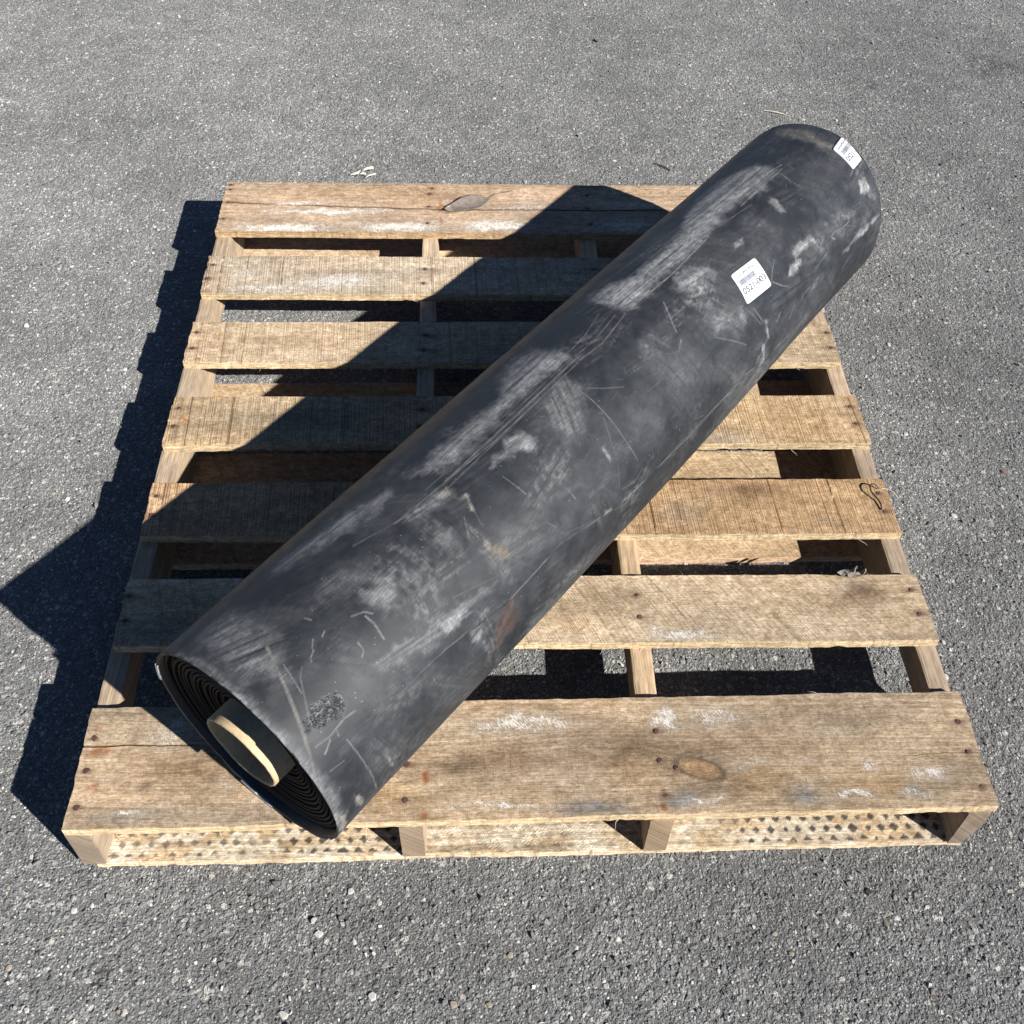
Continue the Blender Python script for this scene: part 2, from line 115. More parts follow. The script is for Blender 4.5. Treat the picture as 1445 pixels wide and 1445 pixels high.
SCRATCH=[
 [[[0.6674, 0.248], [0.3762, 0.2499]], 0.0011, 0.85, "k"],
 [[[0.6667, 0.2423], [0.4774, 0.242], [0.3487, 0.24]], 0.0008, 0.7, "k"],
 [[[0.6659, 0.2552], [0.4752, 0.2556], [0.2843, 0.2465]], 0.0009, 0.75, "k"],
 [[[0.6709, 0.2321], [0.4058, 0.2397]], 0.0008, 0.6, "k"],
 [[[0.5869, 0.2555], [0.3383, 0.2604], [0.2282, 0.2295]], 0.0012, 0.5, "k"],
 [[[0.6279, 0.2502], [0.3616, 0.2526]], 0.0007, 0.6, "k"],
 [[[0.6315, 0.2873], [0.6537, 0.3074], [0.6821, 0.3261]], 0.0009, 0.6, "k"],
 [[[0.6262, 0.2874], [0.6261, 0.3224], [0.6271, 0.3612], [0.6289, 0.39], [0.6341, 0.4201]], 0.0009, 0.7, "k"],
 [[[0.6193, 0.337], [0.6047, 0.3699], [0.5982, 0.3952], [0.5819, 0.4319]], 0.0008, 0.5, "k"],
 [[[0.4346, 0.2999], [0.4405, 0.337]], 0.001, 0.7, "k"],
 [[[0.1671, 0.3063], [0.1683, 0.3192], [0.1642, 0.3405]], 0.0018, 0.8, "k"],
 [[[0.1557, 0.2953], [0.1691, 0.301], [0.1757, 0.3097]], 0.0014, 0.75, "k"],
 [[[0.1383, 0.3225], [0.1374, 0.333], [0.1304, 0.3377]], 0.0014, 0.8, "k"],
 [[[0.1047, 0.2836], [0.0966, 0.2902], [0.0952, 0.2937], [0.0869, 0.2974], [0.0845, 0.3009]], 0.0009, 0.95, "k"],
 [[[0.1211, 0.2855], [0.1144, 0.2886]], 0.0009, 0.9, "k"],
 [[[0.1175, 0.2568], [0.1207, 0.2649]], 0.0012, 0.7, "k"],
 [[[0.0635, 0.2533], [0.053, 0.2792], [0.0418, 0.3068], [0.0237, 0.3511], [0.0059, 0.3948]], 0.0035, 0.75, "o"],
 [[[0.0608, 0.2813], [0.0518, 0.3189]], 0.001, 0.8, "k"],
 [[[0.0644, 0.303], [0.0387, 0.3443]], 0.0012, 0.5, "k"],
 [[[0.0731, 0.2977], [0.062, 0.3064]], 0.0009, 0.6, "k"],
 [[[0.0572, 0.3946], [0.0596, 0.4263], [0.0635, 0.4741], [0.0655, 0.5074]], 0.0009, 0.8, "k"],
 [[[0.0212, 0.4086], [0.0415, 0.4128]], 0.0008, 0.7, "k"],
 [[[0.0246, 0.3733], [0.0445, 0.3765], [0.0697, 0.3738], [0.0846, 0.377]], 0.0018, 0.6, "k"],
 [[[0.028, 0.3875], [0.042, 0.3796]], 0.0018, 0.7, "k"],
 [[[0.0522, 0.3841], [0.0545, 0.3754]], 0.001, 0.7, "k"],
 [[[0.4402, 0.5139], [0.4386, 0.5131]], 0.001, 0.5, "k"],
 [[[1.0864, 0.1956], [1.1892, 0.2169], [1.2975, 0.2419]], 0.0012, 0.9, "k"],
 [[[1.0564, 0.2197], [1.1863, 0.2317], [1.2709, 0.2504]], 0.001, 0.8, "k"],
 [[[0.9888, 0.2013], [1.1516, 0.198], [1.2382, 0.217]], 0.001, 0.7, "k"],
 [[[1.1455, 0.2476], [1.2856, 0.2481]], 0.0012, 0.9, "k"],
 [[[0.9332, 0.2481], [1.0476, 0.2443], [1.161, 0.259]], 0.001, 0.6, "k"],
 [[[0.8029, 0.2482], [0.9207, 0.2545], [1.0394, 0.2491]], 0.0016, 0.85, "k"],
 [[[0.8052, 0.2404], [0.9045, 0.2402]], 0.0012, 0.8, "k"],
 [[[0.8007, 0.199], [0.9029, 0.2029], [1.0261, 0.2049], [1.1589, 0.2204]], 0.001, 0.8, "k"],
 [[[0.8081, 0.2259], [0.9426, 0.2295], [1.1804, 0.2349]], 0.001, 0.8, "k"],
 [[[0.8257, 0.1678], [0.9742, 0.1838], [1.1257, 0.1994]], 0.001, 0.7, "k"],
 [[[0.7725, 0.2181], [0.7184, 0.2299], [0.6765, 0.2318]], 0.0008, 0.85, "k"],
 [[[0.7941, 0.2501], [0.7213, 0.2589], [0.6707, 0.2543]], 0.0008, 0.8, "k"],
 [[[0.7837, 0.2395], [0.7207, 0.2469], [0.6741, 0.2445]], 0.0007, 0.7, "k"],
 [[[0.7749, 0.2328], [0.7145, 0.2388]], 0.0006, 0.6, "k"],
 [[[1.4014, 0.183], [1.3545, 0.1754], [1.2995, 0.1714]], 0.0018, 0.5, "k"],
 [[[1.2709, 0.2504], [1.2674, 0.276], [1.2699, 0.2984]], 0.0009, 0.9, "k"],
 [[[1.2772, 0.2512], [1.262, 0.2805]], 0.0008, 0.7, "k"],
 [[[1.3119, 0.3797], [1.3296, 0.3884], [1.3289, 0.3973], [1.3067, 0.397], [1.2728, 0.3907], [1.26, 0.3934], [1.2703, 0.4025]], 0.0012, 0.75, "k"],
 [[[1.3135, 0.3778], [1.3041, 0.3891]], 0.001, 0.6, "k"],
 [[[1.306, 0.394], [1.3451, 0.4143]], 0.0008, 0.5, "k"],
 [[[1.0842, 0.3402], [1.0804, 0.3573], [1.0625, 0.3724]], 0.001, 0.7, "k"],
 [[[1.0961, 0.3499], [1.0759, 0.3615]], 0.001, 0.6, "k"],
 [[[1.0656, 0.3741], [1.0833, 0.3902], [1.0968, 0.3988]], 0.0016, 0.6, "k"],
 [[[0.8854, 0.3695], [0.9156, 0.3925], [0.9472, 0.4184]], 0.001, 0.8, "k"],
 [[[0.9796, 0.3743], [0.9986, 0.4115]], 0.001, 0.7, "k"],
 [[[0.9954, 0.3821], [1.0055, 0.4117]], 0.0014, 0.7, "k"],
 [[[1.0601, 0.4232], [1.0427, 0.4326]], 0.001, 0.8, "k"],
 [[[0.8784, 0.4187], [0.8488, 0.3959], [0.8622, 0.4213]], 0.0008, 0.4, "k"],
 [[[1.4623, 0.2886], [1.4116, 0.335]], 0.0008, 0.3, "k"],
 [[[1.4074, 0.3359], [1.3887, 0.3412]], 0.0018, 0.55, "k"],
 [[[0.8572, 0.278], [0.8333, 0.3125], [0.8285, 0.3236]], 0.0018, 0.6, "k"],
 [[[0.8317, 0.3036], [0.8374, 0.3184]], 0.0008, 0.6, "k"],
 [[[0.8255, 0.3355], [0.8126, 0.343]], 0.0022, 0.5, "k"],
 [[[0.5038, 0.2598], [0.4066, 0.2509]], 0.0006, 0.4, "k"],
 [[[0.5876, 0.4362], [0.6161, 0.4447], [0.6404, 0.437]], 0.0008, 0.4, "k"],
 [[[0.3678, 0.3043], [0.3599, 0.3291]], 0.0008, 0.4, "k"],
 [[[0.3511, 0.3026], [0.3346, 0.3261]], 0.001, 0.4, "k"],
 [[[0.4399, 0.3836], [0.4514, 0.4004]], 0.0008, 0.5, "k"],
 [[[0.4984, 0.3712], [0.5018, 0.3912]], 0.0014, 0.5, "k"],
 [[[0.664, 0.3802], [0.698, 0.3541], [0.7413, 0.3579]], 0.0008, 0.3, "k"],
 [[[0.2659, 0.3647], [0.3557, 0.394], [0.4514, 0.4135], [0.5894, 0.4652], [0.7434, 0.4588], [0.9611, 0.47]], 0.0008, 0.35, "k"],  # pale line painted along the crease of the lower facet
 [[[0.372, 0.4834], [0.4542, 0.5083], [0.5528, 0.5448], [0.5971, 0.5093]], 0.0014, 0.35, "k"],
 [[[0.9179, 0.3123], [0.935, 0.3312], [0.9395, 0.3451]], 0.001, 0.5, "k"],
 [[[1.2585, 0.3728], [1.2258, 0.3891]], 0.001, 0.5, "k"],
 [[[1.189, 0.4155], [1.2396, 0.4091]], 0.0012, 0.5, "k"],
 [[[1.2883, 0.4672], [1.3197, 0.456]], 0.0012, 0.5, "k"],
 [[[1.0838, 0.4769], [1.067, 0.4958]], 0.001, 0.6, "k"],
 [[[1.106, 0.4357], [1.0846, 0.4499]], 0.001, 0.6, "k"],
]
ROUGH=[[0.027, 0.3511], [0.0514, 0.3403], [0.0807, 0.3442], [0.0827, 0.3666], [0.0515, 0.364]]
LAP=[[0.131, 0.4045], [0.2209, 0.4075], [0.3363, 0.4263], [0.4461, 0.4237], [0.59, 0.4575], [0.7433, 0.4656], [0.9377, 0.4688], [1.1407, 0.4903]]
STONES=[[-0.605, -0.7251, 0.0121, 0.0088, "p"], [-0.6162, -0.8105, 0.0084, 0.011, "p"], [-0.6821, -0.8828, 0.0074, 0.0088, "t"], [-0.3249, -0.9503, 0.013, 0.011, "p"], [-0.7116, -0.7773, 0.0065, 0.0055, "t"], [-0.2892, -0.85, 0.0093, 0.0132, "p"], [-0.3642, -0.8027, 0.0084, 0.0077, "t"], [-0.2151, -0.9312, 0.0112, 0.0154, "p"], [0.0498, -0.8855, 0.013, 0.0099, "g"], [-0.0381, -0.8841, 0.0093, 0.0088, "t"], [-0.212, -0.8105, 0.0093, 0.0088, "p"], [0.2556, -0.9144, 0.0084, 0.0077, "g"], [0.3132, -0.8659, 0.0074, 0.0066, "t"], [0.3306, -0.8922, 0.0074, 0.0088, "t"], [0.5778, -0.8589, 0.0065, 0.0088, "t"], [0.4869, -0.8219, 0.0074, 0.0088, "t"], [0.465, -0.8568, 0.0112, 0.0099, "t"], [0.4155, -0.9249, 0.0084, 0.011, "g"], [0.9049, -0.0356, 0.015, 0.014, "b"], [0.7839, 0.3292, 0.0113, 0.01, "p"], [0.7473, 0.0674, 0.01, 0.01, "p"], [0.6612, -0.4735, 0.0088, 0.014, "p"], [-0.0669, -0.9447, 0.0084, 0.0088, "t"], [-0.1117, -0.9435, 0.0093, 0.011, "t"], [-0.5943, -0.8044, 0.0065, 0.0066, "p"], [0.771, -0.0916, 0.01, 0.012, "g"], [0.7772, -0.1394, 0.01, 0.014, "p"], [0.0806, -0.7948, 0.0084, 0.0077, "g"], [-0.251, -0.794, 0.0093, 0.0099, "p"], [-0.8551, -0.025, 0.01, 0.01, "b"], [-0.828, -0.0583, 0.0075, 0.008, "t"], [0.5025, -0.9448, 0.0084, 0.0088, "b"], [-0.3783, -0.9463, 0.0084, 0.0099, "g"], [-0.2419, -0.8623, 0.0084, 0.0077, "p"], [0.6252, -0.8088, 0.0084, 0.0088, "g"], [0.3993, -0.8513, 0.0074, 0.0077, "p"], [0.1491, -0.9481, 0.0084, 0.0088, "g"], [-0.4445, -0.919, 0.0084, 0.0088, "g"]]
LEAF=[[-0.1337, 0.6323], [0.0115, 0.7076], [-0.0371, 0.683]]; SCRAP=[[-0.3624, 0.9773], [-0.308, 0.9864], [-0.3318, 0.952]]; TWIG=[[0.3792, 1.0262], [0.3969, 1.0114], [0.4139, 0.9936]]; TWIG2=[[0.2818, 1.6878], [0.293, 1.6747]]; STRAW=[[0.7028, 1.2839], [0.7552, 1.2617]]
WIRE=[[0.5963, -0.1843], [0.588, -0.1794], [0.5801, -0.1824], [0.578, -0.1951], [0.5854, -0.2079], [0.5897, -0.2189], [0.5886, -0.2298]]; STRAND=[[0.6015, -0.1828], [0.613, -0.1846], [0.6208, -0.1911], [0.6269, -0.1992]]; BARK=[[0.4879, -0.3614], [0.5027, -0.3645], [0.5185, -0.3593], [0.5323, -0.3623], [0.5194, -0.3466]]; BLADE=[[-0.6038, -0.2723], [-0.5966, -0.2688], [-0.5885, -0.2704]]
CRACKS={1: [[[-0.6144, -0.6271], [-0.5327, -0.6312], [-0.4456, -0.6397]], [[0.4906, -0.6745], [0.5584, -0.6707], [0.6037, -0.6707]]], 7: [[[-0.599, 0.676], [-0.3728, 0.6581], [-0.1444, 0.643], [0.13, 0.6397], [0.363, 0.6366]]], 2: [[[0.554, -0.4026], [0.5973, -0.3933]]]}


# ------------------------------------------------------------------ helpers
rng = np.random.default_rng(7)
random.seed(7)

def tag(o, label=None, cat=None, group=None, kind=None):
    if label: o['label'] = label
    if cat: o['category'] = cat
    if group: o['group'] = group
    if kind: o['kind'] = kind
    return o

def link(name, me, mat=None, parent=None, loc=(0, 0, 0)):
    o = bpy.data.objects.new(name, me)
    COL.objects.link(o)
    o.location = loc
    if parent is not None: o.parent = parent
    if mat is not None: me.materials.append(mat)
    return o

def mesh_np(name, co, faces_list, smooth=False):
    """faces_list: list of (n,k) int arrays"""
    me = bpy.data.meshes.new(name)
    co = np.asarray(co, np.float32)
    me.vertices.add(len(co))
    me.vertices.foreach_set('co', co.ravel())
    faces_list = [np.asarray(f, np.int32) for f in faces_list if len(f)]
    loops = np.concatenate([f.ravel() for f in faces_list])
    sizes = np.concatenate([np.full(len(f), f.shape[1], np.int32) for f in faces_list])
    starts = np.concatenate([[0], np.cumsum(sizes)[:-1]]).astype(np.int32)
    me.loops.add(len(loops))
    me.loops.foreach_set('vertex_index', loops)
    me.polygons.add(len(sizes))
    me.polygons.foreach_set('loop_start', starts)
    me.polygons.foreach_set('use_smooth', np.full(len(sizes), smooth, bool))
    me.update(calc_edges=True)
    return me

def grid_faces(n, m, wrap=False, off=0):
    """n x m vertex grid, index i*m+j"""
    i = np.arange(n - 1)[:, None]
    j = np.arange(m if wrap else m - 1)[None, :]
    j2 = (j + 1) % m
    f = np.stack([i * m + j, i * m + j2, (i + 1) * m + j2, (i + 1) * m + j], -1).reshape(-1, 4)
    return f + off

def fattr(me, name, arr):
    a = me.attributes.new(name, 'FLOAT', 'POINT')
    a.data.foreach_set('value', np.asarray(arr, np.float32).ravel())

def cattr(me, name, rgb):
    a = me.attributes.new(name, 'FLOAT_COLOR', 'POINT')
    rgb = np.asarray(rgb, np.float32)
    if rgb.shape[-1] == 3:
        rgb = np.concatenate([rgb, np.ones(rgb.shape[:-1] + (1,), np.float32)], -1)
    a.data.foreach_set('color', rgb.ravel())

_perm = np.random.default_rng(3).random((64, 256, 256)).astype(np.float32)
def vnoise(x, y, seed=0):
    t = _perm[seed % 64]
    xi = np.floor(x).astype(int); yi = np.floor(y).astype(int)
    fx = x - xi; fy = y - yi
    fx = fx * fx * (3 - 2 * fx); fy = fy * fy * (3 - 2 * fy)
    a = t[xi % 256, yi % 256]; b = t[(xi + 1) % 256, yi % 256]
    c = t[xi % 256, (yi + 1) % 256]; d = t[(xi + 1) % 256, (yi + 1) % 256]
    return (a * (1 - fx) + b * fx) * (1 - fy) + (c * (1 - fx) + d * fx) * fy

def fbm(x, y, seed=0, octs=4, gain=0.5):
    s = 0; w = 1; tot = 0
    for k in range(octs):
        s = s + w * vnoise(x * 2 ** k + 13.7 * k, y * 2 ** k + 7.1 * k, seed + k)
        tot += w; w *= gain
    return s / tot

def sstep(a, b, x):
    t = np.clip((x - a) / (b - a), 0, 1)
    return t * t * (3 - 2 * t)

class NT:
    """small node-building helper"""
    def __init__(self, name):
        self.mat = bpy.data.materials.new(name)
        self.mat.use_nodes = True
        self.t = self.mat.node_tree
        self.t.nodes.clear()
        self.out = self.t.nodes.new('ShaderNodeOutputMaterial')
        self.bsdf = self.t.nodes.new('ShaderNodeBsdfPrincipled')
        self.t.links.new(self.bsdf.outputs[0], self.out.inputs[0])
    def put(self, sock, v):
        if isinstance(v, bpy.types.NodeSocket): self.t.links.new(v, sock)
        elif v is not None:
            if hasattr(sock.default_value, '__len__') and not hasattr(v, '__len__'):
                v = [v] * len(sock.default_value)
            elif hasattr(sock.default_value, '__len__') and len(sock.default_value) == 4 and len(v) == 3:
                v = (*v, 1.0)
            sock.default_value = v
    def n(self, typ, **kw):
        return self.t.nodes.new(typ)
    def math(self, op, a, b=None, c=None, clamp=False):
        n = self.t.nodes.new('ShaderNodeMath'); n.operation = op; n.use_clamp = clamp
        self.put(n.inputs[0], a); self.put(n.inputs[1], b)
        if c is not None: self.put(n.inputs[2], c)
        return n.outputs[0]
    def vmath(self, op, a, b=None, scale=None):
        n = self.t.nodes.new('ShaderNodeVectorMath'); n.operation = op
        self.put(n.inputs[0], a)
        if b is not None: self.put(n.inputs[1], b)
        if scale is not None: self.put(n.inputs['Scale'], scale)
        return n.outputs['Value'] if op in ('DOT_PRODUCT', 'LENGTH', 'DISTANCE') else n.outputs['Vector']
    def mix(self, f, a, b, mode='MIX'):
        n = self.t.nodes.new('ShaderNodeMix'); n.data_type = 'RGBA'; n.blend_type = mode
        self.put(n.inputs[0], f); self.put(n.inputs[6], a); self.put(n.inputs[7], b)
        return n.outputs[2]
    def maprange(self, v, a, b, c=0.0, d=1.0, smooth=True):
        n = self.t.nodes.new('ShaderNodeMapRange')
        n.interpolation_type = 'SMOOTHSTEP' if smooth else 'LINEAR'
        self.put(n.inputs[0], v); self.put(n.inputs[1], a); self.put(n.inputs[2], b)
        self.put(n.inputs[3], c); self.put(n.inputs[4], d)
        return n.outputs[0]
    def noise(self, vec=None, scale=5.0, detail=2.0, rough=0.5, dist=0.0, w=None, dim='3D'):
        n = self.t.nodes.new('ShaderNodeTexNoise'); n.noise_dimensions = dim
        if vec is not None: self.put(n.inputs['Vector'], vec)
        if w is not None: self.put(n.inputs['W'], w)
        n.inputs['Scale'].default_value = scale; n.inputs['Detail'].default_value = detail
        n.inputs['Roughness'].default_value = rough; n.inputs['Distortion'].default_value = dist
        return n.outputs[0]
    def vor(self, vec, scale, feature='F1', rnd=1.0, dim='3D'):
        n = self.t.nodes.new('ShaderNodeTexVoronoi'); n.feature = feature; n.voronoi_dimensions = dim
        self.put(n.inputs['Vector'], vec); n.inputs['Scale'].default_value = scale
        n.inputs['Randomness'].default_value = rnd
        return n
    def ramp(self, f, stops, interp='LINEAR'):
        n = self.t.nodes.new('ShaderNodeValToRGB'); self.put(n.inputs[0], f)
        cr = n.color_ramp; cr.interpolation = interp
        while len(cr.elements) < len(stops): cr.elements.new(0.5)
        for e, (p, c) in zip(cr.elements, stops):
            e.position = p; e.color = (*c, 1) if len(c) == 3 else c
        return n.outputs[0]
    def attr(self, name, out='Fac'):
        n = self.t.nodes.new('ShaderNodeAttribute'); n.attribute_name = name
        return n.outputs[out]
    def coord(self, which='Object'):
        return self.t.nodes.new('ShaderNodeTexCoord').outputs[which]
    def sep(self, v):
        n = self.t.nodes.new('ShaderNodeSeparateXYZ'); self.put(n.inputs[0], v); return n.outputs
    def comb(self, x=0.0, y=0.0, z=0.0):
        n = self.t.nodes.new('ShaderNodeCombineXYZ')
        for s, v in zip(n.inputs, (x, y, z)): self.put(s, v)
        return n.outputs[0]
    def bump(self, h, strength=0.5, dist=0.001, normal=None):
        n = self.t.nodes.new('ShaderNodeBump')
        self.put(n.inputs['Strength'], strength); n.inputs['Distance'].default_value = dist
        self.put(n.inputs['Height'], h)
        if normal is not None: self.put(n.inputs['Normal'], normal)
        return n.outputs[0]
    def fin(self, color=None, rough=None, normal=None, spec=None, metal=None, drough=0.0):
        b = self.bsdf
        b.inputs['Diffuse Roughness'].default_value = drough
        self.put(b.inputs['Base Color'], color); self.put(b.inputs['Roughness'], rough)
        if normal is not None: self.put(b.inputs['Normal'], normal)
        if spec is not None: self.put(b.inputs['Specular IOR Level'], spec)
        if metal is not None: self.put(b.inputs['Metallic'], metal)
        return self.mat

# ------------------------------------------------------------------ materials
def mat_asphalt():
    m = NT('asphalt')
    P = m.coord('Object')
    nd = m.t.nodes.new('ShaderNodeTexNoise'); m.put(nd.inputs['Vector'], P)
    nd.inputs['Scale'].default_value = 90; nd.inputs['Detail'].default_value = 2
    warp = m.vmath('SCALE', m.vmath('SUBTRACT', nd.outputs['Color'], (0.5, 0.5, 0.5)), scale=0.006)
    Q = m.vmath('ADD', P, warp)
    def stones(scale, k):
        v = m.vor(Q, scale)
        rel = m.vmath('SUBTRACT', Q, v.outputs['Position'])
        tilt = m.vmath('SUBTRACT', v.outputs['Color'], (0.5, 0.5, 0.5))
        slope = m.math('MULTIPLY', m.vmath('DOT_PRODUCT', rel, tilt), k * scale)
        dome = m.maprange(v.outputs['Distance'], 0.25, 0.75, 1.0, 0.0)
        rnd = m.sep(v.outputs['Color'])
        return v, slope, dome, rnd
    v1, s1, d1, r1 = stones(120, 1.3)
    v2, s2, d2, r2 = stones(260, 1.2)
    v3, s3, d3, r3 = stones(520, 1.0)
    fine = m.noise(P, 900, 2)
    ex1 = m.maprange(r1[0], 0.45, 0.55)                # which 8 mm cells hold an exposed stone
    ex2 = m.maprange(r2[1], 0.35, 0.5)
    grey2 = m.ramp(r2[0], [(0.0, (0.105, 0.105, 0.105)), (.5, (0.188, 0.188, 0.186)), (.82, (0.300, 0.300, 0.292)), (.93, (0.555, 0.555, 0.540)), (1.0, (0.690, 0.660, 0.600))])
    grey1 = m.ramp(r1[1], [(0.0, (0.128, 0.128, 0.129)), (.6, (0.210, 0.210, 0.210)), (.9, (0.345, 0.338, 0.323)), (1.0, (0.630, 0.600, 0.540))])
    grey3 = m.ramp(r3[2], [(0.0, (0.090, 0.090, 0.090)), (.7, (0.195, 0.195, 0.195)), (.9, (0.360, 0.360, 0.352)), (1.0, (0.750, 0.735, 0.705))])
    mast = m.mix(m.maprange(fine, .3, .7), (0.093, 0.093, 0.095), (0.150, 0.150, 0.150))
    c = m.mix(m.math('MULTIPLY', d3, .8), mast, grey3)
    c = m.mix(m.math('MULTIPLY', m.math('MULTIPLY', d2, ex2), .9), c, grey2)
    c = m.mix(m.math('MULTIPLY', m.math('MULTIPLY', d1, ex1), .75), c, grey1)
    big = m.noise(P, 2.2, 3, .6)
    mid = m.noise(P, 14, 3, .6)
    tone = m.math('MULTIPLY', m.maprange(big, .3, .7, .86, 1.13), m.maprange(mid, .3, .7, .90, 1.13))
    # a few old drip and tyre stains
    wn = m.vmath('ADD', P, m.vmath('SCALE', m.vmath('SUBTRACT', nd.outputs['Color'], (.5, .5, .5)), scale=.05))
    br = m.noise(P, 45, 3, .7)
    for (sx, sy, rx, ry, a) in ((1.40, 1.53, .12, .08, .42), (1.03, 1.42, .022, .03, .5), (-.56, -.90, .02, .02, .5), (-.40, -.89, .03, .022, .35), (.09, -.835, .05, .03, .3), (-1.1, 1.2, .30, .12, .18), (.7, -.55, .22, .10, .14), (.95, .2, .16, .3, .12)):
        q = m.vmath('LENGTH', m.vmath('MULTIPLY', m.vmath('SUBTRACT', wn, (sx, sy, 0)), (1 / rx, 1 / ry, 1)))
        fa = m.math('MULTIPLY', m.maprange(q, .4, 1.1, a, 0), m.maprange(br, .42, .60, .12, 1))
        tone = m.math('MULTIPLY', tone, m.math('SUBTRACT', 1.0, fa))
    c = m.mix(1.0, c, m.comb(tone, tone, m.math('MULTIPLY', tone, .985)), 'MULTIPLY')
    brown = m.noise(P, 30, 2)
    c = m.mix(m.maprange(brown, .62, .8, 0, .25), c, (.15, .12, .09))
    h1 = m.math('MULTIPLY', ex1, m.math('ADD', m.math('MULTIPLY', d1, 1.3), s1))
    h2 = m.math('MULTIPLY', m.math('ADD', m.math('MULTIPLY', d2, .9), s2), m.maprange(ex2, 0, 1, .35, 1))
    h3 = m.math('MULTIPLY', m.math('ADD', d3, s3), .35)
    h = m.math('ADD', m.math('ADD', h1, h2), m.math('ADD', h3, m.math('MULTIPLY', fine, .25)))
    nor = m.bump(h, .85, .0027)
    return m.fin(c, .8, nor, .35, drough=1.0)

def mat_chip():
    m = NT('aggregate_chip')
    P = m.coord('Object')
    c = m.attr('tone', 'Color')
    f = m.noise(P, 500, 3, .6)
    c = m.mix(1.0, c, m.ramp(f, [(.25, (.7, .7, .7)), (.75, (1.25, 1.25, 1.25))]), 'MULTIPLY')
    return m.fin(c, m.maprange(f, .3, .7, .45, .75), m.bump(f, .5, .0008), .4, drough=.8)

def mat_wood():
    m = NT('weathered_wood')
    P = m.coord('Object')
    x, y, z = m.sep(P)
    tone = m.attr('tone', 'Color')
    ring = m.attr('ring'); sawc = m.attr('sawc'); saw = m.attr('saw'); scuff = m.attr('scuff'); rnd = m.attr('rnd')
    off = m.math('MULTIPLY', rnd, 37.0)
    # growth rings and fibres along the board
    g1 = m.noise(w=m.math('ADD', ring, off), scale=260, detail=3, rough=.6, dim='1D')
    fib = m.noise(m.comb(m.math('ADD', m.math('MULTIPLY', x, 14), off), m.math('MULTIPLY', ring, 900), m.math('MULTIPLY', z, 500)), 1.0, 3, .65)
    blot = m.noise(m.comb(m.math('ADD', m.math('MULTIPLY', x, 9), off), m.math('MULTIPLY', y, 30), m.math('MULTIPLY', z, 60)), 1.0, 4, .6)
    inv = m.math('SUBTRACT', 1.0, m.math('MULTIPLY', saw, .75))
    k = m.math('MULTIPLY', m.maprange(g1, .3, .7, .84, 1.12), m.maprange(fib, .28, .72, .82, 1.14))
    k = m.math('ADD', m.math('MULTIPLY', m.math('SUBTRACT', k, 1.0), inv), 1.0)
    blot2 = m.noise(m.comb(m.math('ADD', m.math('MULTIPLY', x, 55), off), m.math('MULTIPLY', y, 85), m.math('MULTIPLY', z, 240)), 1.0, 5, .7)
    k = m.math('MULTIPLY', k, m.math('MULTIPLY', m.maprange(blot, .3, .7, .86, 1.12), m.maprange(blot2, .3, .7, .74, 1.22)))
    blot3 = m.noise(m.comb(m.math('ADD', m.math('MULTIPLY', x, 150), off), m.math('MULTIPLY', y, 260), m.math('MULTIPLY', z, 700)), 1.0, 4, .7)
    k = m.math('MULTIPLY', k, m.maprange(blot3, .32, .68, .74, 1.22))
    c = m.mix(1.0, tone, m.comb(k, m.math('POWER', k, 1.14), m.math('POWER', k, 1.32)), 'MULTIPLY')
    # rough-sawn marks across the board
    wob = m.noise(m.comb(m.math('MULTIPLY', x, 60), m.math('MULTIPLY', y, 160), off), 1.0, 2)
    sw = m.math('ADD', m.math('ADD', sawc, m.math('MULTIPLY', wob, .0022)), off)
    s1 = m.noise(w=sw, scale=420, detail=2, rough=.7, dim='1D')
    s2 = m.noise(w=sw, scale=62, detail=4, rough=.75, dim='1D')
    brk = m.noise(m.comb(m.math('MULTIPLY', x, 90), m.math('MULTIPLY', y, 45), off), 1.0, 3)
    l1 = m.math('MULTIPLY', m.maprange(s1, .47, .62), m.maprange(brk, .30, .52))
    l2 = m.math('MULTIPLY', m.maprange(s2, .60, .70), m.maprange(brk, .30, .48))
    l3 = m.math('MULTIPLY', m.maprange(s2, .40, .30), m.maprange(brk, .40, .6))
    c = m.mix(m.math('MULTIPLY', m.math('MULTIPLY', l1, saw), .75), c, m.mix(1.0, tone, (.50, .42, .33), 'MULTIPLY'))
    c = m.mix(m.math('MULTIPLY', m.math('MULTIPLY', l2, saw), .78), c, m.mix(1.0, tone, (.36, .27, .19), 'MULTIPLY'))
    c = m.mix(m.math('MULTIPLY', m.math('MULTIPLY', l3, saw), .55), c, m.mix(1.0, tone, (1.40, 1.43, 1.46), 'MULTIPLY'))
    # pores and specks
    por = m.noise(m.comb(m.math('MULTIPLY', x, 130), m.math('MULTIPLY', y, 700), off), 1.0, 3, .6)
    c = m.mix(m.math('MULTIPLY', m.maprange(por, .56, .70, 0, .65), inv), c, m.mix(1.0, tone, (.42, .34, .27), 'MULTIPLY'))
    spk = m.noise(m.vmath('ADD', P, m.comb(off, off, 0.0)), 260, 2, .5)
    c = m.mix(m.maprange(spk, .67, .73, 0, .7), c, (.06, .045, .035))
    # dry white scuffing, broken into flecks
    sx = m.math('ADD', x, m.math('MULTIPLY', y, .8))
    fl = m.noise(m.comb(m.math('MULTIPLY', sx, 420), m.math('MULTIPLY', y, 190), off), 1.0, 4, .65)
    fl2 = m.noise(m.comb(m.math('MULTIPLY', x, 60), m.math('MULTIPLY', y, 90), off), 1.0, 3, .6)
    th = m.math('SUBTRACT', .655, m.math('MULTIPLY', scuff, .30))
    fv = m.math('ADD', m.math('MULTIPLY', fl, .65), m.math('MULTIPLY', fl2, .35))
    fac = m.math('MULTIPLY', m.maprange(fv, th, m.math('ADD', th, .16)), m.maprange(scuff, 0, .15))
    c = m.mix(m.math('MULTIPLY', scuff, .22), c, (.44, .40, .35))
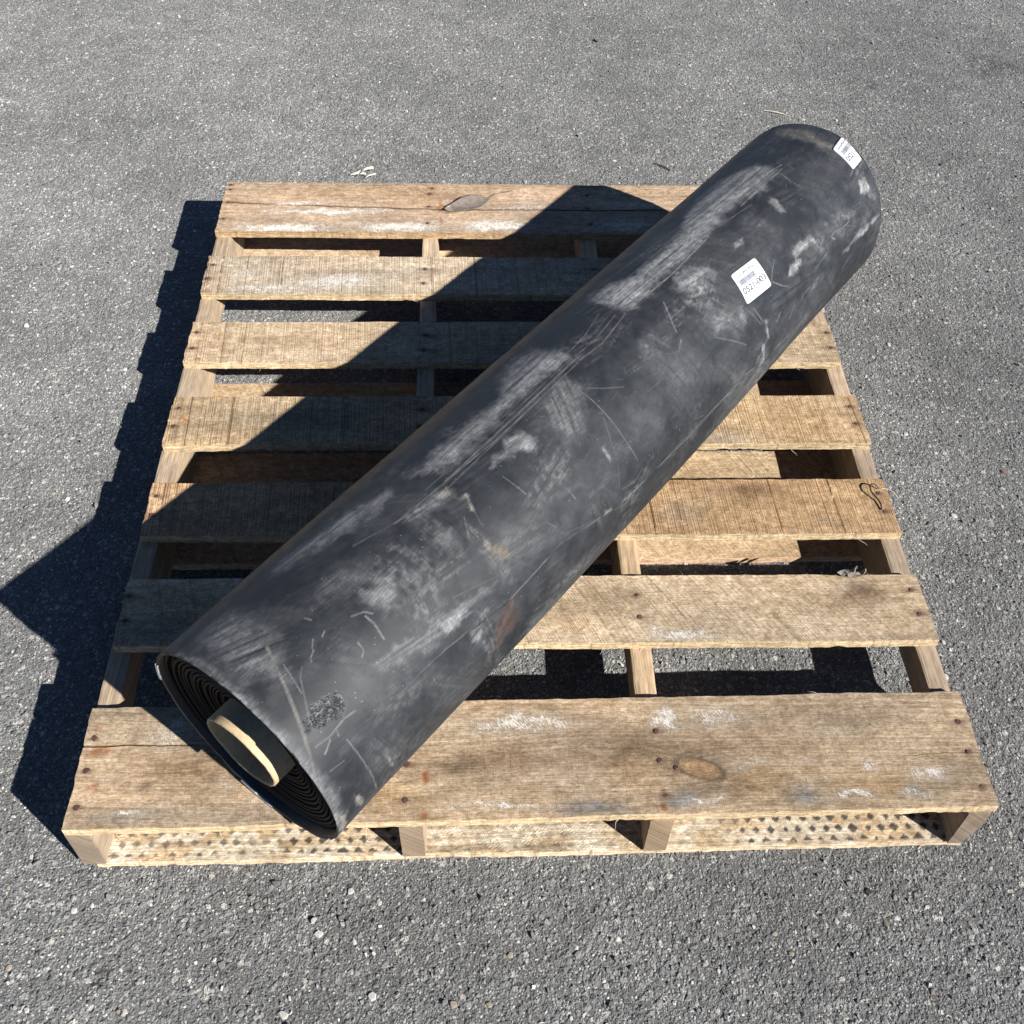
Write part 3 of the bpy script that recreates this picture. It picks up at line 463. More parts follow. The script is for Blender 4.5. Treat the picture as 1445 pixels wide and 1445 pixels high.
    c = m.mix(m.math('MULTIPLY', fac, .84), c, (.61, .58, .53))
    h = m.math('ADD', m.math('MULTIPLY', fib, .5), m.math('MULTIPLY', m.math('ADD', m.math('MULTIPLY', l1, -.7), m.math('MULTIPLY', l2, -1.3)), saw))
    h = m.math('ADD', h, m.math('ADD', m.math('MULTIPLY', fac, .5), m.math('MULTIPLY', por, -.4)))
    nor = m.bump(h, .9, .0016)
    return m.fin(c, .82, nor, .25, drough=.5)

def mat_rubber():
    m = NT('dusty_black_rubber')
    uv = m.t.nodes.new('ShaderNodeUVMap'); uv.uv_map = 'surf'
    U = uv.outputs[0]
    s, v, _ = m.sep(U)
    paint = m.attr('paint', 'Color'); dust = m.attr('dust'); rg = m.attr('rough')
    st = m.noise(m.comb(m.math('MULTIPLY', s, 60), m.math('MULTIPLY', v, 700), 0.0), 1.0, 3, .65)
    st2 = m.noise(m.comb(m.math('MULTIPLY', s, 500), m.math('MULTIPLY', v, 140), 3.0), 1.0, 3, .65)
    mot = m.noise(U, 38, 5, .65)
    fine = m.noise(U, 900, 2, .6)
    base = m.mix(m.maprange(mot, .3, .7), (.0112, .0130, .0162), (.0188, .0212, .0252))
    br = m.maprange(m.math('ADD', m.math('MULTIPLY', st, .6), m.math('ADD', m.math('MULTIPLY', st2, .25), m.math('MULTIPLY', fine, .15))), .38, .62, .45, 1.35)
    f = m.math('MULTIPLY', dust, br, clamp=True)
    c = m.mix(f, base, paint)
    sp = m.vor(U, 330)
    spk = m.math('MULTIPLY', m.maprange(sp.outputs['Distance'], .22, .12), m.maprange(m.sep(sp.outputs['Color'])[0], .975, .985))
    c = m.mix(m.math('MULTIPLY', spk, .6), c, (.42, .42, .40))
    ro = m.math('ADD', m.maprange(mot, .3, .7, .44, .56), m.math('MULTIPLY', f, .4))
    lump = m.vor(U, 420)
    h = m.math('ADD', m.math('MULTIPLY', fine, .12), m.math('MULTIPLY', m.math('MULTIPLY', lump.outputs['Distance'], rg), 3.0))
    h = m.math('ADD', h, m.math('MULTIPLY', mot, .25))
    nor = m.bump(h, .35, .002)
    return m.fin(c, ro, nor, .32)

def mat_plain(name, col, rough=.7, spec=.3, nscale=120, amt=.25, bump=.2, bd=.0006):
    m = NT(name)
    P = m.coord('Object')
    f = m.noise(P, nscale, 4, .6)
    c = m.mix(1.0, col, m.ramp(f, [(.25, (1 - amt,) * 3), (.75, (1 + amt,) * 3)]), 'MULTIPLY')
    return m.fin(c, rough, m.bump(f, bump, bd), spec)

M_ASPH = mat_asphalt()
M_CHIP = mat_chip()
M_WOOD = mat_wood()
M_RUB = mat_rubber()
M_LAYER = mat_plain('rubber_edge', (.0055, .0065, .0085), .7, .25, 300, .3)
M_CORE = mat_plain('cardboard', (.46, .35, .22), .85, .2, 160, .18, .4)
M_NAIL = mat_plain('rusty_nail', (.085, .042, .030), .7, .4, 900, .45, .6)
M_PAPER = mat_plain('sticker_paper', (.72, .73, .74), .5, .4, 60, .02, .05)
M_INK = mat_plain('printer_ink', (.085, .09, .105), .6, .3, 400, .2)
M_INK2 = mat_plain('pale_printer_ink', (.22, .225, .27), .6, .3, 400, .15)
M_RIM_DUST = mat_plain('dusty_rim_grey', (.48, .48, .47), .5, .4, 80, .2)
M_LEAF = mat_plain('dry_leaf', (.20, .165, .14), .75, .25, 90, .35, .5)
M_STEM = mat_plain('leaf_stem', (.16, .13, .11), .75, .25, 90, .3)
M_SCRAP = mat_plain('bleached_leaf', (.66, .62, .54), .7, .3, 120, .18, .4)
M_TWIG = mat_plain('dark_twig', (.05, .042, .036), .8, .2, 200, .3)
M_STRAW = mat_plain('straw', (.55, .49, .36), .7, .3, 200, .2)
M_BARK = mat_plain('grey_bark', (.20, .175, .15), .85, .2, 260, .4, .6, .001)
M_GRASS = mat_plain('green_grass', (.11, .26, .07), .6, .4, 200, .2)
M_WIRE = mat_plain('dark_wire', (.028, .022, .020), .55, .5, 300, .3)

# ------------------------------------------------------------------ asphalt
def build_ground():
    xs = np.concatenate([[-300, -60, -15, -5], np.linspace(-3, 3, 13), [5, 15, 60, 300]])
    ys = np.concatenate([[-300, -60, -15, -5], np.linspace(-2.5, 3.5, 13), [6, 15, 60, 300]])
    X, Y = np.meshgrid(xs, ys, indexing='ij')
    co = np.stack([X, Y, np.zeros_like(X)], -1).reshape(-1, 3)
    f = grid_faces(len(xs), len(ys))[:, ::-1]
    g = link('asphalt_ground', mesh_np('asphalt_ground', co, [f]), M_ASPH)
    tag(g, 'grey worn asphalt with pale stone chips under the pallet', kind='structure')
    return g

PAL = [(.13, .13, .13), (.18, .18, .178), (.23, .23, .226), (.29, .29, .285), (.38, .375, .365), (.49, .48, .465), (.60, .59, .57), (.26, .215, .165)]
PALW = np.array([.14, .23, .23, .17, .12, .07, .025, .015])
def chip_geo(cx, cy, rx, ry, ang, n, r, h, tx, ty):
    """one embedded chip: irregular n-gon top, flared skirt going under the surface"""
    a = np.sort((np.arange(n) + r.uniform(-.3, .3, n)) / n * 2 * math.pi)
    rr = r.uniform(.75, 1.15, n)
    px = np.cos(a) * rr; py = np.sin(a) * rr
    ca, sa = math.cos(ang), math.sin(ang)
    def tr(k):
        qx = px * rx * k; qy = py * ry * k
        return qx * ca - qy * sa, qx * sa + qy * ca
    x1, y1 = tr(.72); x2, y2 = tr(1.0); 
    z1 = h + (x1 * tx + y1 * ty)
    top = np.stack([cx + x1, cy + y1, np.maximum(z1, .0002)], -1)
    bot = np.stack([cx + x2, cy + y2, np.full(n, -.001)], -1)
    return top, bot

def build_chips(ground):
    r = np.random.default_rng(21)
    N = 64000
    n = 6
    # density falls off with distance, as far chips are below pixel size
    y = -1.25 + 3.6 * r.random(N) ** 1.25
    half = 1.15 + .42 * (y + 1.25)
    x = r.uniform(-1, 1, N) * half
    size = .0014 * np.exp(r.normal(0, .45, N)) + .0006
    size = np.clip(size, .0011, .0062)
    asp = r.uniform(.38, 1.0, N)
    ang = r.uniform(0, math.pi, N)
    a = (np.arange(n)[None] + r.uniform(-.33, .33, (N, n))) / n * 2 * math.pi
    rr = r.uniform(.7, 1.2, (N, n))
    qx = np.cos(a) * rr * size[:, None]; qy = np.sin(a) * rr * (size * asp)[:, None]
    ca, sa = np.cos(ang)[:, None], np.sin(ang)[:, None]
    wx = qx * ca - qy * sa; wy = qx * sa + qy * ca
    h = size * r.uniform(.25, .85, N)
    tx = r.normal(0, .32, N); ty = r.normal(0, .32, N)
    top = np.stack([x[:, None] + wx * .74, y[:, None] + wy * .74, np.maximum(h[:, None] + wx * .74 * tx[:, None] + wy * .74 * ty[:, None], .0001)], -1)
    bot = np.stack([x[:, None] + wx, y[:, None] + wy, np.full((N, n), -.0008)], -1)
    co = np.concatenate([top, bot], 1).reshape(-1, 3)
    base = (np.arange(N) * 2 * n)[:, None]
    topf = base + np.arange(n)[None]
    k = np.arange(n); k2 = (k + 1) % n
    side = np.stack([k, n + k, n + k2, k2], -1)[None] + base[:, :, None]
    me = mesh_np('aggregate_chips', co, [topf, side.reshape(-1, 4)])
    pal = .86 * np.array(PAL)[r.choice(len(PAL), N, p=PALW)] * r.uniform(.85, 1.15, (N, 1))
    cattr(me, 'tone', np.repeat(pal, 2 * n, 0))
    o = link('aggregate_chips', me, M_CHIP, ground)
    o['kind'] = 'stuff'
    cols = dict(p=(.42, .41, .385), t=(.27, .228, .175), g=(.20, .20, .195), b=(.20, .15, .125))
    for (sx, sy, a_, b_, kc) in STONES:
        top, bot = chip_geo(0, 0, a_ * .62, b_ * .5, r.uniform(0, 3.1), 8, r, min(a_, b_) * .22, r.normal(0, .1), r.normal(0, .1))
        cen = np.array([[0, 0, top[:, 2].mean() + .0006]])
        co = np.concatenate([top, bot, cen])
        k = np.arange(8); k2 = (k + 1) % 8
        me = mesh_np('stone', co, [np.stack([k, k2, np.full(8, 16)], -1), np.stack([k, 8 + k, 8 + k2, k2], -1)])
        cattr(me, 'tone', np.tile(np.array(cols[kc]) * r.uniform(.9, 1.1), (17, 1)))
        link('stone', me, M_CHIP, ground, (sx, sy, 0.0))

# ------------------------------------------------------------------ pallet
ZT = 0.12195          # top of the deck
TH = 0.0150
KCOL = dict(b=(.16, .165, .168), d=(.075, .063, .052), r=(.24, .085, .028), g=(.42, .28, .145), n=(.20, .122, .068), w=(.53, .42, .29))

def paint_board(X, Y, base, patches, seed, var=.10):
    """low-frequency colour of a board from its stains and toned patches; returns tone rgb, scuff"""
    n1 = fbm(X * 7 + seed * 3.1, Y * 26, seed, 4)
    n2 = fbm(X * 2.3 + seed, Y * 9 + 4, seed + 9, 3)
    k = 1 + (n1 - .5) * var * 4 + (n2 - .5) * var * 3
    rgb = 1.10 * np.array(base)[None] * k[:, None]
    warm = (n2 - .5)[:, None] * np.array([.10, .0, -.12])
    rgb = rgb * (1 + warm)
    scuff = np.zeros(len(X))
    wx = X + (fbm(X * 40, Y * 40, seed + 20, 3) - .5) * .03
    wy = Y + (fbm(X * 40 + 9, Y * 40, seed + 23, 3) - .5) * .018
    for k_, cx, cy, rx, ry, s in patches:
        d = ((wx - cx) / rx) ** 2 + ((wy - cy) / ry) ** 2
        w = s * np.exp(-d * 1.1) if k_ in 'sbgnw' else s * np.exp(-d ** 1.5 * 1.2)
        if k_ == 's': scuff = np.maximum(scuff, np.clip(w * 1.15, 0, 1))
        else:
            w = np.clip(w, 0, 1)[:, None] * (.85 if k_ != 'r' else .95)
            rgb = rgb * (1 - w) + np.array(KCOL[k_])[None] * (0.75 + .5 * n1[:, None]) * w
    return np.clip(rgb, .01, .9), scuff

def board(name, parent, L, R, x0, x1, zb, th, base, patches=(), nx=480, ny=40, saw=.6, sawfn=None, seed=0, knots=(), cracks=(), edge=(.50, .385, .235), nails=(), amp=.0006, cup=0.0, chips=0, deckfn=None, label=None, fresh=1.0, var=.10):
    """a plank running along x; L,R = (y back, y front) at its two ends"""
    r = np.random.default_rng(100 + seed)
    u = np.linspace(0, 1, nx + 1)
    vt = np.linspace(0, 1, ny + 1)
    # cracks pull the nearest rows together into a narrow groove
    V = np.tile(vt[None], (nx + 1, 1)); dz = np.zeros_like(V)
    yf = L[1] + (R[1] - L[1]) * u; yb = L[0] + (R[0] - L[0]) * u
    xs = x0 + (x1 - x0) * u
    for pts in cracks:
        pts = np.array(pts)
        cy = np.interp(xs, pts[:, 0], pts[:, 1])
        cy = cy + (fbm(xs * 60, xs * 0 + seed, seed + 40, 3) - .5) * .004
        vc = (cy - yf) / (yb - yf)
        kr = int(round(np.clip(vc[(xs >= pts[0, 0]) & (xs <= pts[-1, 0])].mean(), .05, .95) * ny))
        kr = min(max(kr, 2), ny - 2)
        lo = vt[kr - 1]; hi = vt[kr + 1]
        e = (.0013 if seed == 7 else .0007) / (yb - yf).mean()
        act = sstep(pts[0, 0] - .004, pts[0, 0] + .004, xs) * (1 - sstep(pts[-1, 0] - .05, pts[-1, 0], xs)) if pts[-1, 0] < .58 else sstep(pts[0, 0], pts[0, 0] + .05, xs)
        vlo = vc - e; vhi = vc + e
        for i in range(nx + 1):
            V[i, :kr] = vt[:kr] * (vlo[i] / lo)
            V[i, kr] = vc[i]
            V[i, kr + 1:] = 1 - (1 - vt[kr + 1:]) * ((1 - vhi[i]) / (1 - hi))
        dz[:, kr] -= .006 * act
    # edges: chipped, slightly uneven
    ej = (fbm(xs * 55, xs * 0 + 3, seed + 2, 4) - .5) * .0022 + (fbm(xs * 7, xs * 0 + 9, seed + 4, 2) - .5) * .003
    bj = (fbm(xs * 55, xs * 0 + 5, seed + 3, 4) - .5) * .0022 + (fbm(xs * 7, xs * 0 + 2, seed + 5, 2) - .5) * .003
    ch = np.zeros(nx + 1)
    for _ in range(chips):
        c = r.uniform(x0 + .02, x1 - .02); w = r.uniform(.004, .02)
        ch = np.maximum(ch, r.uniform(.001, .0035) * np.clip(1 - ((xs - c) / w) ** 2, 0, 1))
    Yt = (yf + ej)[:, None] * (1 - V) + (yb + bj)[:, None] * V
    xend = (fbm(V[0] * 9, V[0] * 0, seed + 6, 3) - .5) * .005
    xend2 = (fbm(V[0] * 9, V[0] * 0 + 4, seed + 7, 3) - .5) * .005
    Xt = xs[:, None] + xend[None] * ((1 - u) ** 40)[:, None] + xend2[None] * (u ** 40)[:, None]
    Zt = zb + th + dz + (fbm(Xt * 14, Yt * 40, seed + 8, 3) - .5) * 2 * amp + cup * ((2 * V - 1) ** 2 - .5)
    if deckfn is not None: Zt = Zt + deckfn(Xt, Yt)
    # ring of the cross-section: top row, rounded arris, front face, bottom, back face
    rows = [(Xt[:, j], Yt[:, j], Zt[:, j], 0) for j in range(ny, -1, -1)]
    b = .0007
    rows[0] = (rows[0][0], rows[0][1] - b, rows[0][2], 0)
    rows[-1] = (rows[-1][0], rows[-1][1] + b, rows[-1][2], 0)
    X0, Y0, Z0 = Xt[:, 0], Yt[:, 0], Zt[:, 0]
    for f_, g in ((0, 1), (.35, 1), (.7, 1), (1, 1)):
        zz = Z0 - b - (Z0 - b - zb) * f_
        yy = Y0 + (fbm(xs * 120, xs * 0 + f_ * 9, seed + 11, 2) - .5) * .0010
        if f_ == 1: zz = zz + ch
        rows.append((X0, yy, zz, 1))
    X1, Y1, Z1 = Xt[:, -1], Yt[:, -1], Zt[:, -1]
    rows.append((X0, Y0 + .003, np.full(nx + 1, zb), 1)); rows.append((X1, Y1, np.full(nx + 1, zb), 1))
    rows.append((X1, Y1, Z1 - b, 1))
    m = len(rows)
    co = np.stack([np.stack([a, b_, c], -1) for a, b_, c, _ in rows], 1)      # nx+1, m, 3
    side = np.tile(np.array([q[3] for q in rows])[None], (nx + 1, 1)).ravel()
    flat = co.reshape(-1, 3)
    cen = np.array([(x0 + x1) / 2, (yf.mean() + yb.mean()) / 2, zb + th / 2])
    caps = [np.arange(m)[None, ::-1], (nx * m + np.arange(m))[None]]
    me = mesh_np(name, flat - cen, [grid_faces(nx + 1, m, True)[:, ::-1]] + [c[:, ::-1] for c in caps])
    X, Y = flat[:, 0], flat[:, 1]
    rgb, scuff = paint_board(X, Y, base, patches, seed, var)
    # knots and growth rings
    ring = (Y - yf.mean()) + 1.2 * (flat[:, 2] - zb) * side + (fbm(X * 2.2, Y * 8, seed + 14, 3) - .5) * .05 + (X * .01)
    for kx, ky, kr_, sq, ka in knots:
        dx, dy = X - kx, Y - ky
        ca, sa = math.cos(ka), math.sin(ka)
        ex = (dx * ca + dy * sa) / sq; ey = -dx * sa + dy * ca
        d = np.sqrt(ex * ex + ey * ey) + 1e-6
        w = np.exp(-(d / (kr_ * 1.7)) ** 2)
        ring = ring + np.sign(ey) * kr_ * 1.3 * w * np.exp(-np.abs(ey) / (kr_ * 2))
        w2 = np.exp(-(d / (kr_ * 3.2)) ** 2)[:, None]
        rgb = rgb * (1 - .30 * w2 * (.4 + 1.2 * fbm(ex * 120, ey * 160, seed + 33, 3))[:, None])
        core = 1 - sstep(kr_ * .75, kr_ * 1.0, d)
        ring = ring * (1 - core) + d * 1.6 * core
        col = np.array((.27, .165, .08))
        rgb = rgb * (1 - .75 * core[:, None]) + col * .75 * core[:, None]
        rim = np.exp(-((d - kr_) / (kr_ * .13)) ** 2)[:, None]
        rgb = rgb * (1 - .55 * rim)
    fr = np.array(edge) * (0.80 + .40 * fbm(X * 6, X * 0 + flat[:, 2] * 120, seed + 17, 4))[:, None]
    sm = (side * fresh)[:, None]
    rgb = rgb * (1 - sm) + fr * sm
    for q in nails:                      # rust halo and grey bleed along the grain
        dx, dy = X - q[0], Y - q[1]
        w = .55 * np.exp(-((dx / .016) ** 2 + (dy / .0035) ** 2)) + .6 * np.exp(-((dx / .006) ** 2 + (dy / .006) ** 2))
        w = np.clip(w, 0, .8)[:, None] * (1 - side)[:, None]
        rgb = rgb * (1 - w) + np.array((.13, .085, .06)) * w
    if len(cracks):                      # the dark of the splits, painted into the tone
        cm = np.zeros((nx + 1, m)); cm[:, :ny + 1] = np.clip(-dz[:, ::-1] / .004, 0, 1)
        if seed == 7: cm = np.maximum(cm, .75 * np.maximum(np.roll(cm, 1, 1), np.roll(cm, -1, 1)))
        rgb = rgb * (1 - .92 * cm.ravel()[:, None])
    cattr(me, 'tone', rgb)
    fattr(me, 'ring', ring)
    fattr(me, 'sawc', (sawfn or (lambda a, b_: a + .04 * b_))(X, Y - yf.mean()))
    endf = sstep(0, .03, X - x0 - .022 * (fbm(Y * 20, Y * 0, seed + 31, 1)))
    fattr(me, 'saw', saw * (1 - .9 * side))
    fattr(me, 'scuff', scuff * (1 - side) * endf)
    fattr(me, 'rnd', np.full(len(X), r.random()))
    o = link(name, me, M_WOOD, parent, tuple(cen))
    if label: o['label'] = label
    for q in nails:
        nail(o, (q[0] - cen[0], q[1] - cen[1], th / 2 - .0009), r)
    return o

_nail = []
def nail(parent, loc, r):
    if not _nail:
        for v in range(3):
            k = 10; a = np.arange(k) / k * 2 * math.pi; rr = np.random.default_rng(v).uniform(.88, 1.08, k)
            ring0 = np.stack([np.cos(a) * .0042 * rr, np.sin(a) * .0042 * rr, np.full(k, .0008)], -1)
            ring1 = np.stack([np.cos(a) * .0032 * rr, np.sin(a) * .0032 * rr, np.full(k, .0018)], -1)
            ring2 = np.stack([np.cos(a) * .0042 * rr, np.sin(a) * .0042 * rr, np.full(k, -.0018)], -1)
            shank = np.stack([np.cos(a) * .0016, np.sin(a) * .0016, np.full(k, -.0055)], -1)
            co = np.concatenate([ring1, ring0, ring2, shank])
            i = np.arange(k); j = (i + 1) % k
            fs = [i[None], np.concatenate([np.stack([q * k + i, (q + 1) * k + i, (q + 1) * k + j, q * k + j], -1) for q in range(3)])]
            _nail.append(mesh_np('nail', co, fs))
            _nail[-1].materials.append(M_NAIL)
    o = bpy.data.objects.new('nail', _nail[r.integers(3)])
    COL.objects.link(o); o.parent = parent
    o.location = loc
    o.rotation_euler = (r.normal(0, .10), r.normal(0, .10), r.uniform(0, 6))
    o.scale = (r.uniform(.9, 1.15),) * 3
    return o

def stringer(parent, x0, x1, w, seed, base, frontchip=0.0):
    """notched runner along y; x0 / x1 = centre x at its front / back end"""
    zb, zt = .0155, ZT - TH - .0001
    yA, yB = -.7535, .748
    n1 = (-.545, -.31); n2 = (.31, .545); nd = .036; nr = .016
    ys = np.linspace(yA, yB, 260)
    def zbot(y):
        z = np.full_like(y, zb)
        for a, b in (n1, n2):
            d = np.minimum(y - a, b - y)
            k = np.clip(d / nr, 0, 1)
            z = np.where(d > 0, zb + nd * np.sqrt(np.clip(1 - (1 - k) ** 2, 0, 1)), z)
        return z
    zl = zbot(ys)
    nz = 10
    n = len(ys)
    t = (ys - yA) / (yB - yA)
    xc = x0 + (x1 - x0) * t
    rows = []
    sides = []
    nw = 8
    j = (fbm(ys * 30, ys * 0 + seed, seed, 3) - .5) * .002
    for k in range(nw + 1):      # top
        rows.append((xc - w / 2 + w * k / nw + (j if k in (0, nw) else 0), ys, np.full(n, zt) + (fbm(ys * 40, ys * 0 + k, seed, 2) - .5) * (.0008 if 0 < k < nw else .0012) - (.0008 if k in (0, nw) else 0)))
    for k in range(1, nz + 1):   # right side down
        f = k / nz
        rows.append((xc + w / 2 + j + (fbm(ys * 25, ys * 0 + k * .7, seed + 3, 3) - .5) * .0012, ys, zt - (zt - zl) * f))
    for k in range(nz, 0, -1):   # left side up
        f = k / nz
        rows.append((xc - w / 2 + j + (fbm(ys * 25, ys * 0 + k * .7, seed + 5, 3) - .5) * .0012, ys, zt - (zt - zl) * f))
    co = np.stack([np.stack(q, -1) for q in rows], 1)
    m = co.shape[1]
    if frontchip:                # broken corner on the front end
        kk = np.exp(-((co[..., 1] - yA) / .03) ** 2) * sstep(.06, 0.0, co[..., 2] - zb) * sstep(-.2, 1, (co[..., 0] - xc[:, None]) / (w / 2))
        co[..., 0] -= kk * frontchip
    flat = co.reshape(-1, 3)
    cen = np.array([(x0 + x1) / 2, 0, (zb + zt) / 2])
    me = mesh_np('stringer', flat - cen, [grid_faces(n, m, True), np.arange(m)[None, ::-1], ((n - 1) * m + np.arange(m))[None]])
    X, Y, Z = flat.T
    rgb, _ = paint_board(Y, X + Z, base, [], seed, .12)
    endm = np.exp(-((Y - yA) / .002) ** 2)[:, None]
    rgb = rgb * (1 - .35 * endm) * (.78 + .44 * fbm(Y * 60, X * 90 + Z * 120, seed + 9, 4))[:, None]
    cattr(me, 'tone', rgb)
    fattr(me, 'ring', X + Z * .8 + (fbm(Y * 3, X * 9, seed + 3, 2) - .5) * .02)
    fattr(me, 'sawc', Y + Z * .2); fattr(me, 'saw', np.full(len(X), .25))
    fattr(me, 'scuff', .25 * fbm(Y * 9, X * 60, seed + 6, 2)); fattr(me, 'rnd', np.full(len(X), seed * .137 % 1))
    return link('stringer', me, M_WOOD_Y, parent, tuple(cen))

def mat_wood_y():
    """the same wood for runners: grain along y"""
    m = NT('weathered_runner_wood')
    P = m.coord('Object'); x, y, z = m.sep(P)
    tone = m.attr('tone', 'Color'); off = m.math('MULTIPLY', m.attr('rnd'), 37.0)
    q = m.math('ADD', x, z)
    fib = m.noise(m.comb(m.math('MULTIPLY', q, 620), m.math('ADD', m.math('MULTIPLY', y, 16), off), 0.0), 1.0, 4, .65)
    g1 = m.noise(m.comb(m.math('MULTIPLY', q, 170), m.math('ADD', m.math('MULTIPLY', y, 3), off), 0.0), 1.0, 3, .6, .4)
    scr = m.noise(m.comb(m.math('MULTIPLY', m.math('ADD', q, m.math('MULTIPLY', y, .35)), 500), m.math('MULTIPLY', y, 40), off), 1.0, 3, .6)
    k = m.math('MULTIPLY', m.maprange(fib, .28, .72, .78, 1.18), m.maprange(g1, .3, .7, .82, 1.14))
    c = m.mix(1.0, tone, m.comb(k, m.math('POWER', k, 1.1), m.math('POWER', k, 1.2)), 'MULTIPLY')
    c = m.mix(m.maprange(scr, .62, .74, 0, .35), c, (.50, .44, .36))
    spk = m.noise(P, 240, 2)
    c = m.mix(m.maprange(spk, .68, .76, 0, .5), c, (.06, .045, .035))
    return m.fin(c, .85, m.bump(m.math('ADD', fib, m.math('MULTIPLY', scr, .4)), .6, .0012), .25)
M_WOOD_Y = mat_wood_y()

def build_pallet():
    root = bpy.data.objects.new('wooden_pallet', None)
    COL.objects.link(root)
    root.empty_display_size = .2
    tag(root, 'weathered wooden stringer pallet with seven deck boards lying on the asphalt', 'pallet')
    KN = {1: [(.222, -.686, .0145, 2.3, -.36)]}
    spec = {
        1: dict(L=(-.575, -.754), R=(-.574, -.751), x=(-.6105, .6105), base=(.335, .252, .168), saw=.10, nx=560, ny=72, chips=14, cup=.001),
        2: dict(L=(-.348, -.473), R=(-.362, -.487), x=(-.606, .608), base=(.445, .345, .235), saw=.55, nx=520, ny=48, chips=4,
                sawfn=lambda a, b_: a + .34 * b_ + .5 * a * b_ + 1.2 * b_ * b_),
        3: dict(L=(-.148, -.264), R=(-.160, -.280), x=(-.607, .609), base=(.385, .255, .142), saw=1.0, nx=520, ny=44, chips=3),
        4: dict(L=(.060, -.060), R=(.047, -.076), x=(-.6075, .612), base=(.395, .290, .178), saw=.95, nx=520, ny=46, chips=7),
        5: dict(L=(.270, .154), R=(.256, .136), x=(-.6085, .609), base=(.395, .306, .210), saw=.62, nx=520, ny=44, chips=3),
        6: dict(L=(.482, .358), R=(.459, .334), x=(-.6095, .606), base=(.40, .325, .238), saw=.8, nx=520, ny=46, chips=3),
        7: dict(L=(.755, .569), R=(.728, .541), x=(-.6115, .605), base=(.315, .23, .158), saw=.10, nx=520, ny=70, chips=3, edge=(.42, .29, .165)),
    }
    lab = {1: 'wide front board, brown with a knot and white scuffs', 2: 'tan board with diagonal saw marks and a bark-edged knot', 3: 'orange brown board with strong saw marks', 7: 'wide split back board with white scuffs'}
    decks = {}
    for i, s in spec.items():
        def knotdip(X, Y, i=i):
            z = 0
            if i == 2: z = -.006 * np.exp(-(((X - .50) / .022) ** 2 + ((Y + .357) / .006) ** 2))
            if i == 1: z = -.0016 * np.exp(-(((X - .219) / .030) ** 2 + ((Y + .688) / .013) ** 2))
            return z
        decks[i] = board('deck_board', root, s['L'], s['R'], s['x'][0], s['x'][1], ZT - TH, TH, s['base'], PATCH[i], s['nx'], s['ny'], s['saw'],
              s.get('sawfn'), i, KN.get(i, ()), CRACKS.get(i, ()), s.get('edge', (.50, .385, .235)), NAILS[i], chips=s['chips'], deckfn=knotdip, cup=s.get('cup', 0.0004), label=lab.get(i), var={1: .19, 7: .15, 2: .13}.get(i, .11))
    rs = np.random.default_rng(9)
    for i in (1, 2, 3, 4, 5, 6):         # torn fibres along the sawn edges
        b_ = decks[i]; s = spec[i]; co = []; fs = []
        for _ in range(9 if i < 3 else 6):
            x = rs.uniform(-.55, .55); back = rs.random() < .4
            t = (x + .6) / 1.2
            y = (s['L'][0] * (1 - t) + s['R'][0] * t) if back else (s['L'][1] * (1 - t) + s['R'][1] * t)
            z = ZT - (.0015 if back else .0135)
            p = np.array([x, y, z]); dd = np.array([rs.normal(0, .8), (1 if back else -1) * rs.uniform(.3, 1), rs.normal(0, .35)]); dd /= np.linalg.norm(dd)
            L_ = rs.uniform(.006, .018); w = np.cross(dd, [0, 0, 1]); w = w / np.linalg.norm(w) * .0005; up = np.array([0, 0, .0005])
            for q in range(5):
                c = p - dd * .002 + dd * L_ * q / 4 + np.array([0, 0, -.35 * L_ * (q / 4) ** 2]) + w * 3 * math.sin(q * 1.3)
                k = 1 - q / 5
                co += [c + w * k, c + up * k, c - w * k, c - up * k]
            o0 = len(co) - 20
            for q in range(4):
                for e in range(4): fs.append((o0 + 4 * q + e, o0 + 4 * q + (e + 1) % 4, o0 + 4 * q + 4 + (e + 1) % 4, o0 + 4 * q + 4 + e))
        me = mesh_np('splinters', np.array(co) - np.array(b_.location), [np.array(fs)])
        link('splinters', me, M_STRAW, b_)['kind'] = 'stuff'
    # bark left round the knot of the second board, loose wire at the third
    b2 = decks[2]
    r = np.random.default_rng(5)
    co = []; fs = []
    for q, (bx, by) in enumerate(BARK + [[.497, -.358], [.511, -.355], [.526, -.358], [.505, -.362]]):
        n = 7; a = np.arange(n) / n * 2 * math.pi; rr = r.uniform(.5, 1.2, n)
        up = r.normal(0, 1, 3) * .5 + np.array([0, -.3, 1]); up /= np.linalg.norm(up)
        e1 = np.cross(up, [0, 1, .2]); e1 /= np.linalg.norm(e1); e2 = np.cross(up, e1)
        c = np.array([bx, by, ZT - .002 - (.004 if q < 5 else -.002)])
        base = len(co)
        sz = r.uniform(.005, .009)
        for tk in (0, .0018):
            for k in range(n): co.append(c + (e1 * math.cos(a[k]) * 1.3 + e2 * math.sin(a[k]) * .8) * rr[k] * sz + up * (tk + .002 * math.cos(2 * a[k])))
        fs.append([base + k for k in range(n)][::-1]); fs.append([base + n + k for k in range(n)])
        for k in range(n): fs.append([base + k, base + (k + 1) % n, base + n + (k + 1) % n, base + n + k])
    me = bpy.data.meshes.new('bark')
    me.from_pydata([tuple(np.array(v) - np.array(b2.location)) for v in co], [], fs); me.update()
    link('bark', me, M_BARK, b2)
    b3 = decks[3]
    tube('bent_wire', [(x, y, ZT + z) for (x, y), z in zip(WIRE, (.002, .009, .010, .009, .006, .004, .001))], .0013, M_WIRE, b3)
    tube('frayed_strand', [(x, y, ZT + z) for (x, y), z in zip(STRAND, (.001, .001, -.001, -.006))], .0005, M_STRAW, b3)
